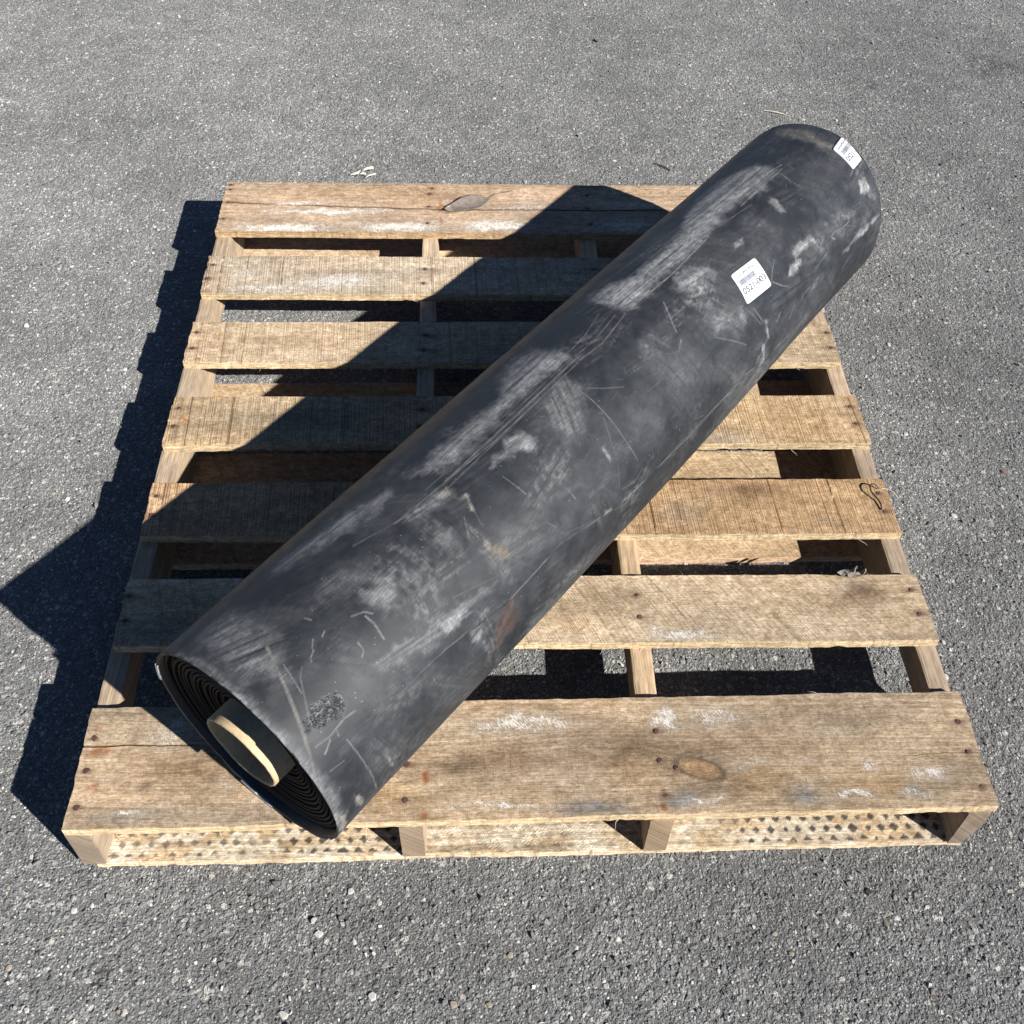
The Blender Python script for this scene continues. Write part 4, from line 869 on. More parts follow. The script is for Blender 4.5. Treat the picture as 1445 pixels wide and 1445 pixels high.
    # runners
    for k, (xa, xb, w, base, fc) in enumerate(((-.5975, -.5955, .030, (.33, .255, .180), 0), (-.1655, -.163, .031, (.37, .28, .19), 0), (.165, .170, .031, (.37, .265, .165), 0), (.589, .607, .030, (.29, .222, .16), .010))):
        stringer(root, xa, xb, w, 50 + 7 * k, base, fc)
    # bottom boards
    def lattice(X, Y):
        return 0
    bots = [((-.585, -.752), (-.582, -.750), (.43, .335, .22)), ((-.118, -.236), (-.122, -.2405), (.42, .31, .20)), ((.022, -.098), (.012, -.105), (.40, .30, .19)), ((.214, .100), (.208, .094), (.42, .31, .20)), ((.748, .588), (.742, .580), (.39, .30, .205))]
    for k, (L, R, base) in enumerate(bots):
        o = board('bottom_board', root, L, R, -.598, .598, .0006, .0148, base, [], 620 if k == 0 else 200, 70 if k == 0 else 14, .5 if k else .1,
              lambda a, b_: a + .5 * b_, 30 + k, edge=(.54, .43, .29) if k != 1 else (.50, .34, .22), chips=16 if k == 0 else 4)
        if k == 0: imprint(o)
    return root, decks

def imprint(o):
    """tyre-tread print pressed into the front bottom board"""
    me = o.data
    n = len(me.vertices)
    co = np.empty(n * 3, np.float32); me.vertices.foreach_get('co', co); co = co.reshape(-1, 3)
    X = co[:, 0] + o.location[0]; Y = co[:, 1] + o.location[1]
    a = me.attributes['tone']; c = np.empty(n * 4, np.float32); a.data.foreach_get('color', c); c = c.reshape(-1, 4)
    top = co[:, 2] > .006
    yy = Y + .752
    # rows of dark diamonds, offset row by row
    row = yy / .0165
    ri = np.floor(row); rf = row - ri - .5
    px = X / .0195 + .5 * (ri % 2) + (fbm(X * 40, Y * 40, 13, 2) - .5) * .35
    pi = np.floor(px); pf = px - pi - .5
    hsh = vnoise(pi * 1.37 + 3, ri * 2.11, 12)
    dia = 1 - sstep(.0, .09, np.abs(pf) * .9 + np.abs(rf) * .75 - (.14 + .17 * vnoise(pi * 2.7 + 8, ri * 3.3, 14)) + (fbm(X * 160, Y * 160, 15, 2) - .5) * .16)
    left = sstep(-.40, -.30, X) * (1 - sstep(-.19, -.17, X)) * 1.0 + (1 - sstep(-.42, -.34, X)) * .55
    right = sstep(.235, .33, X) * (1 - sstep(.575, .585, X)) * .95
    mid = sstep(-.16, -.14, X) * (1 - sstep(.24, .30, X)) * .25
    w = (dia * np.clip(left + right + mid, 0, 1) * (1.0 + .6 * hsh) * (yy > .007) * top)[:, None]
    w = np.clip(w, 0, .95)
    mud = fbm(X * 30, Y * 60, 18, 4)
    smear = (.45 * sstep(.52, .74, fbm(X * 14 + 4, Y * 70, 24, 4)) * top)[:, None]
    c[:, :3] = c[:, :3] * (1 - smear) + np.array((.17, .13, .09)) * smear
    pale = (.75 * sstep(.36, .60, mud) * top)[:, None]
    rgb = c[:, :3]
    rgb = rgb * (1 - pale) + np.array((.56, .50, .40)) * pale
    groove = (np.abs(((X * .75 + yy + .004 * (mud - .5)) / .0105) % 1 - .5) < .12) * (vnoise(X * 90, Y * 130, 19) > .55) * sstep(-.16, -.13, X) * (1 - sstep(.12, .25, X)) * top
    rgb = rgb * (1 + .22 * groove[:, None])
    rgb = rgb * (1 - w) + np.array((.06, .052, .044)) * w
    c[:, :3] = rgb
    a.data.foreach_set('color', c.ravel())
    co[:, 2] += groove.astype(np.float32) * .0006
    me.vertices.foreach_set('co', co.ravel()); me.update()

def tube(name, pts, rad, mat, parent=None, k=7, taper=None):
    """thin round wire / twig through points (world space); smooth curve"""
    P = np.array(pts, float)
    t = np.linspace(0, len(P) - 1, max(4, 6 * len(P)))
    i = np.clip(np.floor(t).astype(int), 0, len(P) - 2); f = (t - i)[:, None]
    p0 = P[np.maximum(i - 1, 0)]; p1 = P[i]; p2 = P[i + 1]; p3 = P[np.minimum(i + 2, len(P) - 1)]
    C = .5 * ((2 * p1) + (-p0 + p2) * f + (2 * p0 - 5 * p1 + 4 * p2 - p3) * f ** 2 + (-p0 + 3 * p1 - 3 * p2 + p3) * f ** 3)
    T = np.gradient(C, axis=0); T /= np.linalg.norm(T, axis=1)[:, None]
    up = np.array([0.1, 0.05, 1.0])
    A = np.cross(T, up); A /= np.linalg.norm(A, axis=1)[:, None]; B = np.cross(T, A)
    a = np.arange(k) / k * 2 * math.pi
    rr = rad * (np.interp(np.linspace(0, 1, len(C)), np.linspace(0, 1, len(taper)), taper) if taper else np.ones(len(C)))
    co = C[:, None] + rr[:, None, None] * (np.cos(a)[None, :, None] * A[:, None] + np.sin(a)[None, :, None] * B[:, None])
    n = len(C)
    base = C[0] if parent is None else np.array(parent.location)
    me = mesh_np(name, co.reshape(-1, 3) - base, [grid_faces(n, k, True), np.arange(k)[None], ((n - 1) * k + np.arange(k))[None, ::-1]], True)
    return link(name, me, mat, parent, tuple(C[0]) if parent is None else (0, 0, 0))

# ------------------------------------------------------------------ rubber roll
RX, RY, RA = .10932, -.15256, .891394
RX0, RX1, RZ0, RZ1 = .15352, .15654, .15199, .16048
S0, LEN = -.73910, 1.44796
TA, TB, UA, UB = .00308, -.00477, .00612, .00538
R0 = .155
AX = np.array([math.cos(RA), math.sin(RA), 0]); NX = np.array([-math.sin(RA), math.cos(RA), 0])

def roll_pt(s, th, scale=1.0, dr=0.0):
    """point on the roll's skin: s along the axis from the near rim, th round it; scale shrinks the radius about the axis"""
    t = s / LEN
    rx = RX0 + (RX1 - RX0) * t; rz = RZ0 + (RZ1 - RZ0) * t
    near = np.clip(1 - s / .35, 0, 1); far = np.clip(1 - (LEN - s) / .35, 0, 1)
    ds = near * (TA * np.cos(th) + TB * np.sin(th)) + far * (UA * np.cos(th) + UB * np.sin(th))
    px = (rx * scale + dr) * np.cos(th); pz = (rz * scale + dr) * np.sin(th)
    S = S0 + s + ds
    return np.stack([RX + AX[0] * S + NX[0] * px, RY + AX[1] * S + NX[1] * px, ZT + .0008 + rz + pz], -1)

def streak_tile(seed=1):
    r = np.random.default_rng(seed)
    n = 1024
    F = np.fft.rfft2(r.normal(0, 1, (n, n)))
    ky = np.fft.fftfreq(n)[:, None]; kx = np.fft.rfftfreq(n)[None]
    out = np.zeros((n, n))
    for sx, sy, w in ((60, 1.1, 1.0), (150, 3.0, 1.0), (20, .9, .6)):
        H = np.exp(-2 * (math.pi ** 2) * ((kx * sx) ** 2 + (ky * sy) ** 2))
        a = np.fft.irfft2(F * H, (n, n)); out += w * a / a.std()
    out /= out.std()
    return out

def build_roll():
    root = bpy.data.objects.new('rubber_roll', None)
    COL.objects.link(root)
    root.location = (RX, RY, ZT)
    root.empty_display_size = .2
    tag(root, 'long black rubber sheet roll with grey dust scuffs lying diagonally across the pallet', 'rubber roll')
    base = np.array(root.location)
    # --- outer wrap: finer where the photograph sees it
    thv = np.radians(np.concatenate([np.linspace(18, 222, 540), np.linspace(222, 378, 66)[1:-1]]))
    ns = 1000
    sv = np.linspace(0, LEN, ns)
    S, T = np.meshgrid(sv, thv, indexing='ij')
    V = T * R0
    m = len(thv)
    # paint: dust amount + dust colour
    dust = np.zeros(S.shape); col = np.tile(np.array((.235, .240, .245)), S.shape + (1,)); rough = np.zeros(S.shape)
    tile = streak_tile(4); tile2 = streak_tile(9)
    def streak(ang, tl=tile, px=.0009):
        ca, sa = math.cos(ang), math.sin(ang)
        U = (S * ca + V * sa) / px; W = (-S * sa + V * ca) / px
        ui = np.floor(U).astype(int) % 1024; wi = W % 1024
        w0 = np.floor(wi).astype(int) % 1024; w1 = (w0 + 1) % 1024; f = wi - np.floor(wi)
        return tl[w0, ui] * (1 - f) + tl[w1, ui] * f
    def polysd(pts):
        """signed distance (negative inside) on the grid"""
        P = np.array(pts); Q = np.roll(P, -1, 0)
        d = np.full(S.shape, 1e9); ins = np.zeros(S.shape, bool)
        for a, b in zip(P, Q):
            ex, ey = b - a
            L2 = ex * ex + ey * ey + 1e-12
            k = np.clip(((S - a[0]) * ex + (V - a[1]) * ey) / L2, 0, 1)
            d = np.minimum(d, (S - a[0] - k * ex) ** 2 + (V - a[1] - k * ey) ** 2)
            c = ((a[1] > V) != (b[1] > V)) & (S < (b[0] - a[0]) * (V - a[1]) / (b[1] - a[1] + 1e-12) + a[0])
            ins ^= c
        d = np.sqrt(d)
        return np.where(ins, -d, d)
    # faint overall haze of dust, blotchy and brushed
    hz = fbm(S * 9, V * 13, 31, 5, .6)
    dust += .01 + .10 * sstep(.50, .72, hz) * (.6 + .4 * sstep(-1, 1.5, streak(.9, tile2)))
    hz2 = fbm(S * 22 + 5, V * 22, 37, 4, .6)
    dust += .08 * sstep(.55, .75, hz2) * sstep(-.5, 1.5, streak(.15))
    CC = dict(k=(.290, .297, .300), o=(.30, .235, .155), r=(.15, .085, .052), y=(.34, .315, .27))
    # a border warp so no smear has a clean outline
    patch = fbm(S * 110, V * 110, 43, 4, .65)
    wob = (fbm(S * 60, V * 60, 41, 4, .6) - .5) * .026
    for pts, s, dr, kind, soft in SMEAR:
        P = np.array(pts)
        lo = P.min(0) - .05; hi = P.max(0) + .05
        dx, dy = np.array(dr[1]) - np.array(dr[0])
        ang = math.atan2(dy, dx)
        st = streak(ang)
        soft = max(soft, .0035)
        sd = polysd(pts) + wob * min(1.0, .25 + soft / .010) + st * soft * .30
        w = 1 - sstep(-soft * 1.5, soft * .9, sd)
        if s < 0:
            dust = dust * (1 + s * 1.3 * w)
            continue
        tex = np.clip(.66 + (.22 if kind == 'k' else .12) * st, .05, 1.5) * (.72 + .55 * sstep(.25, .72, patch))
        a = np.clip(s * w * tex, 0, 1)
        c = np.array(CC[kind])
        col = col * (1 - np.clip(w * 1.2, 0, 1)[..., None]) + c * np.clip(w * 1.2, 0, 1)[..., None]
        dust = np.maximum(dust, a) + .3 * np.minimum(dust, a)
    def scratch(pts, width, s, c):
        nonlocal dust, col
        P = np.array(pts)
        lo = P.min(0) - .012; hi = P.max(0) + .012
        i0, i1 = np.searchsorted(sv, [lo[0], hi[0]]); vv = thv[:540] * R0
        j0, j1 = np.searchsorted(vv, [lo[1], hi[1]])
        if i1 <= i0 or j1 <= j0: return
        Ss = S[i0:i1, j0:j1]; Vs = V[i0:i1, j0:j1]
        d = np.full(Ss.shape, 1e9)
        for a, b in zip(P[:-1], P[1:]):
            ex, ey = b - a; L2 = ex * ex + ey * ey + 1e-12
            k = np.clip(((Ss - a[0]) * ex + (Vs - a[1]) * ey) / L2, 0, 1)
            d = np.minimum(d, np.hypot(Ss - a[0] - k * ex, Vs - a[1] - k * ey))
        fade = .45 + .75 * fbm(Ss * 90, Vs * 90, 47, 2)
        w = np.clip(s * fade * .52 * min(1.0, .35 + width / .0020) * (1 - sstep(width * .25, width * .7 + .0008, d)), 0, 1)
        dd = dust[i0:i1, j0:j1]
        dust[i0:i1, j0:j1] = np.maximum(dd, w)
        cc = col[i0:i1, j0:j1]
        col[i0:i1, j0:j1] = cc * (1 - w[..., None]) + np.array(c) * w[..., None]
    for pts, wd, s, kind in SCRATCH:
        scratch(pts, wd, s, (.42, .43, .43) if kind == 'k' else CC['o'])
    r = np.random.default_rng(17)
    for _ in range(220):                 # small random nicks and specks of grit
        s_ = r.uniform(.02, LEN - .02); v_ = r.uniform(.09, .56)
        a = r.uniform(0, math.pi); l = abs(r.normal(0, .008)) + .001
        if r.random() < .06: l *= 3
        scratch([(s_, v_), (s_ + l * math.cos(a), v_ + l * math.sin(a))], r.uniform(.0002, .0007), r.uniform(.15, .75) ** 1.6, (.40, .405, .40))
    for _ in range(80):                  # soft brushed patches of dust, every way round
        s_ = r.uniform(0, LEN); v_ = r.uniform(.07, .54); a = r.choice([0.0, 0.0, .25, 1.4, 2.9]) + r.normal(0, .15)
        lx, ly = r.uniform(.015, .06), r.uniform(.008, .03)
        ca, sa = math.cos(a), math.sin(a)
        i0, i1 = np.searchsorted(sv, [s_ - .14, s_ + .14]); j0, j1 = np.searchsorted(thv[:540] * R0, [v_ - .14, v_ + .14])
        Ss = S[i0:i1, j0:j1] - s_; Vs = V[i0:i1, j0:j1] - v_
        p_ = (Ss * ca + Vs * sa) / lx; q_ = (-Ss * sa + Vs * ca) / ly
        ww = np.exp(-(p_ ** 2 + q_ ** 2) ** 1.5 * (.6 + .9 * fbm((Ss + s_) * 70, (Vs + v_) * 70, 71, 3)))
        U = ((Ss + s_) * ca + (Vs + v_) * sa) / .0009; W = (-(Ss + s_) * sa + (Vs + v_) * ca) / .0009
        tx_ = tile[np.floor(W).astype(int) % 1024, np.floor(U).astype(int) % 1024]
        dust[i0:i1, j0:j1] += r.uniform(.05, .20) * ww * np.clip(.6 + .3 * tx_, 0, 2) * (.3 + 1.4 * sstep(.35, .65, fbm((Ss + s_) * 150, (Vs + v_) * 150, 73, 3)))
    # crumbled patch
    sd = polysd(ROUGH) + wob
    wR = 1 - sstep(-.004, .004, sd)
    grit = vnoise(S * 500, V * 500, 51)
    rough += wR
    wR = wR * sstep(.25, .55, fbm(S * 70, V * 70, 52, 3))
    dust = np.maximum(dust, wR * sstep(.62, .80, grit) * .55)
    # geometry: soft dents, a flap seam low on the sunny side, ragged rims
    dr = (fbm(S * 5, V * 9, 55, 3) - .5) * .0022 + (fbm(S * 40, V * 40, 58, 2) - .5) * .0005
    thd = np.degrees(T)
    dr += wR * (grit - .5) * .0022
    fl = np.exp(-((thd - 196) / 16) ** 2) * np.exp(-((S - .75) / .45) ** 2) * .0045
    dr += fl
    lap = np.array(LAP); lv_ = np.interp(S, lap[:, 0], lap[:, 1])
    lv_ = lv_ + (fbm(S * 14, S * 0 + 2, 77, 3) - .5) * .004
    lapm = sstep(lap[0, 0], lap[0, 0] + .12, S) * (1 - sstep(lap[-1, 0] - .05, lap[-1, 0] + .05, S))
    dr += lapm * (.0022 * sstep(.0012, -.0012, V - lv_) * np.exp(-np.clip(lv_ - V, 0, 1) / .10) + .0009 * np.exp(-((V - lv_) / .0015) ** 2))
    dust += .30 * lapm * np.exp(-((V - lv_ + .0008) / .0013) ** 2) * sstep(.3, .7, fbm(S * 40, V * 40, 79, 3))
    dr += (fbm(S * 2.2 + 3, V * 4, 75, 2) - .5) * .005
    ds = (fbm(V * 45, V * 0 + 1, 61, 4) - .5) * .0022 * np.exp(-(S / .004) ** 2)
    chipn = np.clip((vnoise(V * 130, V * 0 + 7, 63) - .72) * 8, 0, 1) * np.exp(-(S / .006) ** 2)
    dr -= chipn * .0006
    ds = ds + chipn * .0014
    out = roll_pt(S + ds, T, 1.0, dr)
    # dust gathers on the near rim
    rim = np.exp(-(S / .010) ** 2) * (.25 + .5 * sstep(.4, .7, fbm(V * 50, S * 90, 66, 3)))
    dust = np.maximum(dust, rim * .8)
    rows = []
    tin = .965
    th1 = thv
    zer = np.zeros_like(th1)
    j1 = (fbm(th1 * 9, zer, 61, 3) - .5) * .003
    for s_, sc_ in ((.12, tin), (.02, tin), (.0015, tin)):
        rows.append(roll_pt(np.full(m, s_), th1, sc_))
    nin = len(rows)
    far = []
    for s_, sc_ in ((LEN, tin), (LEN - .12, tin)):
        far.append(roll_pt(np.full(m, s_), th1, sc_))
    co = np.concatenate([np.stack(rows), out, np.stack(far)], 0)
    nt = co.shape[0]
    padn = lambda a, v: np.concatenate([np.full((nin, m), v), a, np.full((2, m), v)], 0)
    me = mesh_np('outer_wrap', co.reshape(-1, 3) - base, [grid_faces(nt, m, True)[:, ::-1]], True)
    fattr(me, 'dust', np.clip(padn(dust, .05), 0, 1)); fattr(me, 'rough', padn(rough, 0))
    cc = np.concatenate([np.tile(np.array((.2, .2, .2)), (nin, m, 1)), col, np.tile(np.array((.2, .2, .2)), (2, m, 1))], 0)
    cattr(me, 'paint', cc.reshape(-1, 3))
    uvl = me.uv_layers.new(name='surf')
    li = np.empty(len(me.loops), np.int32); me.loops.foreach_get('vertex_index', li)
    SS = padn(S, 0).ravel(); VV = np.tile(V[:1], (nt, 1)).ravel()
    lv = VV[li]
    # loops on the closing column must not run backwards
    jj = li % m
    q4 = jj.reshape(-1, 4)
    wrapq = (q4.max(1) == m - 1) & (q4.min(1) == 0)
    fix = np.repeat(wrapq, 4) & (jj == 0)
    lv = np.where(fix, lv + 2 * math.pi * R0, lv)
    uvl.data.foreach_set('uv', np.stack([SS[li], lv], -1).astype(np.float32).ravel())
    link('outer_wrap', me, M_RUB, root)

    # --- the wound sheet inside, one continuous spiral recessed from the rim
    def spiral(near=True):
        turns = 16
        k = turns * 110
        a = np.linspace(0, turns * 2 * math.pi, k)
        f = a / a[-1]
        r_in = .0585 + (.1425 - .0585) * f ** 1.12
        pitch = np.interp(f, [0, .75, 1], [.0044, .0056, .0072]) * (.86 + .28 * vnoise(a * .35, a * 0 + 3, 74))
        r_out = r_in + pitch * .80
        rec = .026 - .018 * f + (fbm(f * 40, f * 0 + (1 if near else 5), 71, 3) - .5) * .005 + .006 * np.exp(-((f - .95) / .03) ** 2)
        def P(rr, s):
            sc_ = rr / .1535
            return roll_pt(np.maximum(s, 0), a + .6, sc_)
        s1 = rec; s2 = np.full(k, .16)
        if not near: s1 = LEN + .034 - .02 * f ** 6 + (rec - .015) * .5; s2 = np.full(k, LEN - .16)
        ringp = np.stack([P(r_in, s2), P(r_in + .0004, s1), P((r_in + r_out) / 2, s1 - (.0012 if near else -.0012)), P(r_out - .0004, s1), P(r_out, s2)], 1)
        fs = grid_faces(k, 5)
        if not near: fs = fs[:, ::-1]
        me = mesh_np('wound_sheet', ringp.reshape(-1, 3) - base, [fs], False)
        link('wound_sheet', me, M_LAYER, root)
    spiral(True); spiral(False)

    # --- cardboard core
    k = 96
    th = np.arange(k) / k * 2 * math.pi
    nz = np.zeros(k)
    e = (fbm(th * 3, nz, 81, 3) - .5) * .002 + .0030 * np.cos(th - math.radians(147)) + .0020
    ro, ri = .0567, .0526
    prof = [(.30, ro, 0), (.004, ro, 0), (-.0085, ro, 1), (-.0098, ro - .0010, 1), (-.0102, (ro + ri) / 2, 1), (-.0096, ri + .0006, 1), (-.008, ri, 1), (.30, ri, 0), (LEN - .30, ri, 0), (LEN + .036, ri, 0), (LEN + .036, ro, 0), (LEN - .30, ro, 0)]
    rows = []
    for s_, rr, jit in prof:
        p = roll_pt(np.full(k, max(s_, 0.0)), th, rr / .1535)
        p = p + AX * (min(s_, 0.0) + jit * e)[:, None]
        rows.append(p)
    co = np.stack(rows)
    n = len(rows)
    fs = np.concatenate([grid_faces(n, k, True), np.stack([np.arange(k) + (n - 1) * k, (np.arange(k) + 1) % k + (n - 1) * k, (np.arange(k) + 1) % k, np.arange(k)], -1)])
    me = mesh_np('cardboard_core', co.reshape(-1, 3) - base, [fs[:, ::-1]], False)
    o = link('cardboard_core', me, M_CORE, root)

    # --- added pale strips for the dusty rim face, along the lower lip of the near rim
    for a0, a1 in ((2, 18), (266, 288)):
        a = np.radians(np.linspace(a0, a1, 24))
        jag = 1 + .0 * a
        rows = [roll_pt(np.full(24, .004), a, .972), roll_pt(np.full(24, .0), a, .974) - AX * .0012, roll_pt(np.full(24, .0), a, .997) - AX * .0016, roll_pt(np.full(24, .003), a, 1.006), roll_pt(np.full(24, .003), a, 1.002), roll_pt(np.full(24, .0), a, .996) - AX * .0004]
        me = mesh_np('dusty_rim_strip', np.stack(rows).reshape(-1, 3) - base, [grid_faces(6, 24)], False)
        link('dusty_rim_strip', me, M_RIM_DUST, root)

    # --- stickers
    def sticker(cs, pmax, text, label):
        """cs: four (s, deg) corners: top-left, top-right, bottom-right, bottom-left of the full label"""
        C = np.array([(a, math.radians(b)) for a, b in cs])
        def pos(p, q, lift):
            st = (C[0] * (1 - p)[:, None] + C[1] * p[:, None]) * (1 - q)[:, None] + (C[3] * (1 - p)[:, None] + C[2] * p[:, None]) * q[:, None]
            S_, T_ = st[:, 0], st[:, 1]
            return roll_pt(S_, T_, 1.0, .0022 + lift)
        # rounded rectangle as a fine grid
        gp = np.linspace(0, 1, 17); gq = np.linspace(0, 1, 17)
        Pg, Qg = np.meshgrid(gp, gq, indexing='ij')
        dx = np.maximum(np.abs(Pg - .5) - .44, 0) / .06; dy = np.maximum(np.abs(Qg - .5) - .44, 0) / .06
        L_ = np.sqrt(dx ** 2 + dy ** 2); k_ = np.where(L_ > 1, 1 / np.maximum(L_, 1e-6), 1)
        Pg = .5 + np.sign(Pg - .5) * (np.minimum(np.abs(Pg - .5), .44) + dx * k_ * .06)
        Qg = .5 + np.sign(Qg - .5) * (np.minimum(np.abs(Qg - .5), .44) + dy * k_ * .06)
        Pf = Pg.ravel() * pmax; Qf = Qg.ravel()
        top = pos(Pf, Qf, .0004); bot = pos(Pf, Qf, -.0016)
        f = grid_faces(17, 17)
        bi = np.concatenate([np.arange(17), 17 * np.arange(1, 17) + 16, 16 * 17 + np.arange(15, -1, -1), 17 * np.arange(15, 0, -1)])
        bj = np.roll(bi, -1)
        me = mesh_np('sticker', np.concatenate([top, bot]) - base, [f[:, ::-1], np.stack([bi, bj, bj + 289, bi + 289], -1)], True)
        st = link('sticker', me, M_PAPER, root)
        st['label'] = label
        rr = np.random.default_rng(3)
        def quads(name, rects, mat, lift):
            co = []; fs = []
            for (a, b, c, d) in rects:      # p0,p1,q0,q1
                if a >= pmax: continue
                b = min(b, pmax - .005)
                i = len(co)
                n2 = 4
                for t in range(n2 + 1):
                    q = c + (d - c) * t / n2
                    co += [(a, q), (b, q)]
                for t in range(n2): fs.append((i + 2 * t, i + 2 * t + 1, i + 2 * t + 3, i + 2 * t + 2))
            A = np.array(co)
            me = mesh_np(name, pos(A[:, 0], A[:, 1], lift) - base, [np.array(fs)[:, ::-1]], False)
            link(name, me, mat, st)
        # barcode: pale bars
        bars = []
        p = .09
        while p < .70:
            w = rr.choice([.006, .010, .016]); bars.append((p, p + w, .28, .46)); p += w + rr.choice([.006, .010])
        quads('barcode', bars, M_INK2, .0008)
        # faint row of unreadable small print above it
        sm = []
        p = .10
        while p < .78:
            w = rr.uniform(.010, .02); q = rr.uniform(.11, .14); sm.append((p, p + w, q, q + rr.uniform(.05, .09))); p += w + rr.uniform(.008, .022)
        quads('small_print', sm, M_INK, .0008)
        # the number, set in the default font, narrowed and wrapped on to the curve
        cu = bpy.data.curves.new('number', 'FONT'); cu.body = text; cu.resolution_u = 3; cu.offset = .020
        ob = bpy.data.objects.new('number_curve', cu); COL.objects.link(ob)
        bpy.context.view_layer.update()
        dg = bpy.context.evaluated_depsgraph_get()
        me = bpy.data.meshes.new_from_object(ob.evaluated_get(dg))
        bpy.data.objects.remove(ob, do_unlink=True)
        co = np.empty(len(me.vertices) * 3, np.float32); me.vertices.foreach_get('co', co); co = co.reshape(-1, 3)
        x0, x1 = co[:, 0].min(), co[:, 0].max(); y0, y1 = co[:, 1].min(), co[:, 1].max()
        tp = .05 + (co[:, 0] - x0) / (x1 - x0) * (.90 if len(text) > 6 else .58)
        tq = .74 - (co[:, 1] - y0) / (y1 - y0) * .21
        P3 = pos(np.minimum(tp, pmax - .01), tq, .0009) - base
        me.vertices.foreach_set('co', P3.astype(np.float32).ravel()); me.update()
        me.name = 'number'
        link('number', me, M_INK, st)
    sticker([(.994, 118.0), (1.062, 120.2), (1.059, 139.06), (.986, 136.8)], 1.0, '0521-003', 'white square sticker with a barcode and the number 0521-003, on the side')
    sticker([(1.405, 105.7), (1.470, 103.0), (1.460, 123.0), (1.4065, 124.2)], .66, '0521-', 'white sticker cut off by the far rim, with the number 0521')
    return root

# ------------------------------------------------------------------ litter
def leaf_mesh(L, W, nx, ny, curl, r, tip_ragged=True):
    u = np.linspace(0, 1, nx); v = np.linspace(-1, 1, ny)
    U, Vv = np.meshgrid(u, v, indexing='ij')
    prof = np.clip(np.sin(np.clip(U * 1.08 + .0, 0, 1) ** .75 * math.pi * .82 + .12), .05, 1)
    X = U * L
    if tip_ragged: X = X - (r.uniform(0, .14, ny)[None] * L) * sstep(.75, 1, U)
    Y = Vv * prof * W
    Z = .001 + curl * (Vv ** 2) * prof + .0016 * np.sin(U * 9 + Vv * 2) + .003 * sstep(.6, 1, U) * (Vv ** 2)
    return np.stack([X, Y, Z], -1)

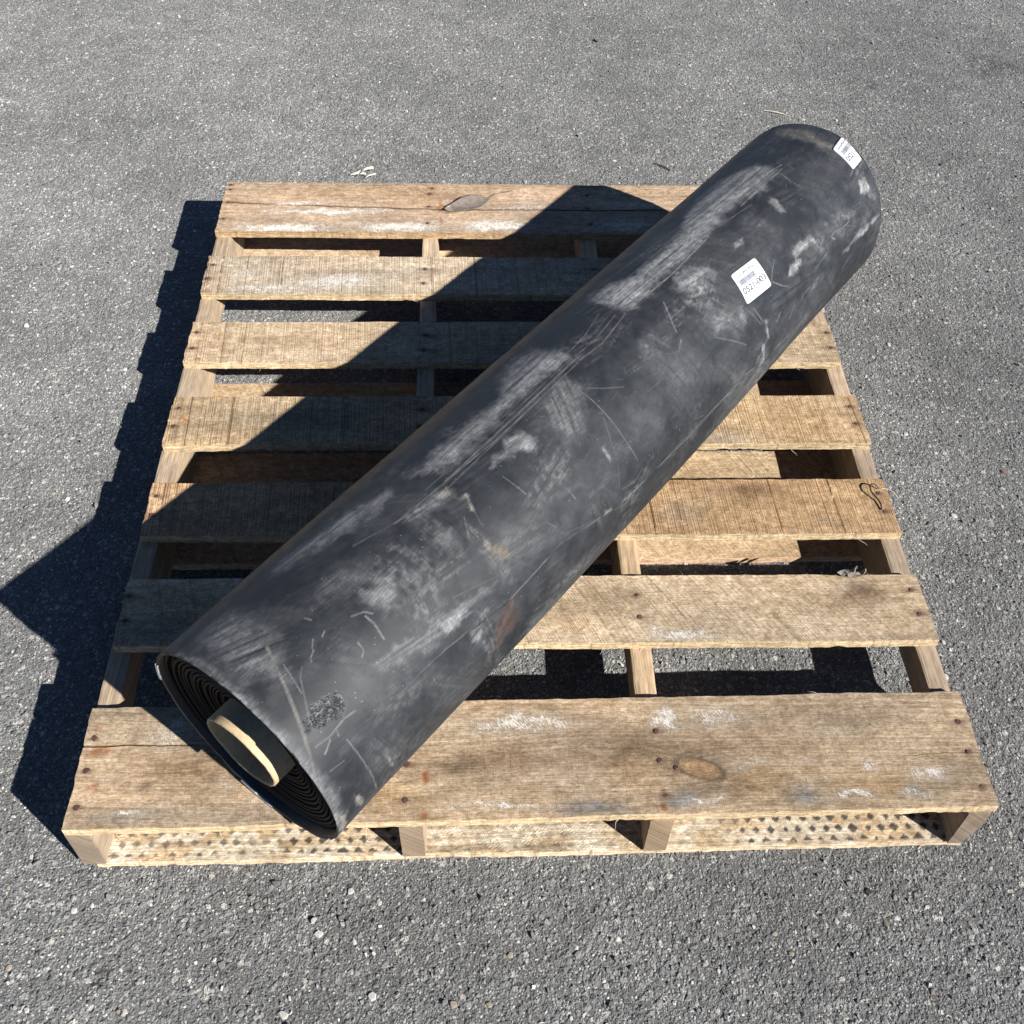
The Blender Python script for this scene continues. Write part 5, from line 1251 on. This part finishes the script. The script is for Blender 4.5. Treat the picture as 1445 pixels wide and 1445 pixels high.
def build_litter():
    r = np.random.default_rng(12)
    # dry leaf on the back deck board
    a = np.array(LEAF[0]); b = np.array(LEAF[2]); e = np.array(LEAF[1])
    d = a - b; L = np.linalg.norm(d); ang = math.atan2(d[1], d[0])
    root = bpy.data.objects.new('dry_leaf', None); COL.objects.link(root)
    root.location = (b[0], b[1], ZT + .0012); root.rotation_euler = (0, 0, ang); root.empty_display_size = .05
    tag(root, 'dry brown curled leaf with its stalk lying on the back deck board', 'leaf')
    co = leaf_mesh(L, .026, 22, 13, .0045, r)
    low = co.copy(); low[..., 2] -= .0006
    n = 22 * 13
    f = grid_faces(22, 13)
    bi = np.concatenate([np.arange(13), 13 * np.arange(1, 22) + 12, 21 * 13 + np.arange(11, -1, -1), 13 * np.arange(20, 0, -1)])
    bj = np.roll(bi, -1)
    me = mesh_np('leaf_blade', np.concatenate([co.reshape(-1, 3), low.reshape(-1, 3)]), [f[:, ::-1], f + n, np.stack([bi, bj, bj + n, bi + n], -1)], True)
    link('leaf_blade', me, M_LEAF, root)
    ca, sa = math.cos(-ang), math.sin(-ang)
    q = e - b
    ex, ey = q[0] * ca - q[1] * sa, q[0] * sa + q[1] * ca
    k = 6; P = np.array([(.012, 0, .002), (0, 0, .003), (ex * .5, ey * .5 - .003, .005), (ex, ey, .004)])
    st = tube('leaf_stalk', P, .0011, M_STEM)
    st.parent = root
    # bleached curled scrap on the asphalt behind the pallet
    a, b, c = [np.array(v) for v in SCRAP]
    root = bpy.data.objects.new('leaf_scrap', None); COL.objects.link(root)
    root.location = (*((a + b) / 2), .0008); root.empty_display_size = .05
    tag(root, 'bleached cream scrap of curled dead leaf on the asphalt behind the pallet', 'leaf scrap')
    for k, (w, y0, y1, lo, hi, lift) in enumerate(((.0075, -.004, .022, -.046, .018, .008), (.0060, -.012, .010, -.026, .030, .012), (.0035, -.024, -.004, -.002, .036, .006), (.0040, -.006, -.012, -.034, .004, .003))):
        t = np.linspace(0, 1, 18); v = np.linspace(-1, 1, 5)
        T, Vv = np.meshgrid(t, v, indexing='ij')
        X = lo + (hi - lo) * T + .003 * np.sin(T * 5 + k)
        Y = y0 + (y1 - y0) * T ** 2 + Vv * w * (.25 + .75 * np.sin(np.clip(T * 1.05, 0, 1) * math.pi * .85 + .1)) * (1 + .25 * np.sin(T * 13 + k * 2))
        Z = .0016 + lift * np.sin(T * math.pi * .8) + .006 * np.abs(Vv) ** 1.5 * T * (1 if k % 2 else -.15)
        X = X * .78; Y = Y * .85
        co = np.stack([X, Y, Z], -1)
        low = co.copy(); low[..., 2] -= .0007
        f = grid_faces(18, 5); n = 90
        bi = np.concatenate([np.arange(5), 5 * np.arange(1, 18) + 4, 17 * 5 + np.arange(3, -1, -1), 5 * np.arange(16, 0, -1)]); bj = np.roll(bi, -1)
        me = mesh_np('leaf_strand', np.concatenate([co.reshape(-1, 3), low.reshape(-1, 3)]), [f[:, ::-1], f + n, np.stack([bi, bj, bj + n, bi + n], -1)], True)
        link('leaf_strand', me, M_SCRAP, root)
    t1 = tube('twig', [(*TWIG[0], .0022), (*TWIG[1], .004), (*TWIG[2], .0024)], .0017, M_TWIG, taper=[.5, 1, .9])
    tag(t1, 'short dark twig on the asphalt just behind the back board', 'twig', 'twigs on the asphalt')
    t2 = tube('twig', [(*TWIG2[0], .002), (*((np.array(TWIG2[0]) + np.array(TWIG2[1])) / 2), .003), (*TWIG2[1], .002)], .0024, M_TWIG, taper=[.7, 1, .8])
    tag(t2, 'tiny black twig on the open asphalt far behind the pallet', 'twig', 'twigs on the asphalt')
    s = tube('straw', [(*STRAW[0], .0025), (*((np.array(STRAW[0]) + np.array(STRAW[1])) / 2), .0045), (*STRAW[1], .0025)], .0016, M_STRAW, taper=[.6, 1, .7])
    tag(s, 'pale straw on the asphalt beyond the far end of the roll', 'straw')
    g = tube('grass_blade', [(BLADE[0][0], BLADE[0][1], ZT - TH + .001), (BLADE[1][0], BLADE[1][1], ZT - TH + .0035), (BLADE[2][0], BLADE[2][1], ZT - TH + .001)], .0011, M_GRASS, taper=[.4, 1, .4])
    tag(g, 'tiny green grass blade on the left runner below the third board', 'grass blade')

ground = build_ground()
build_chips(ground)
pallet, decks = build_pallet()
roll = build_roll()
build_litter()
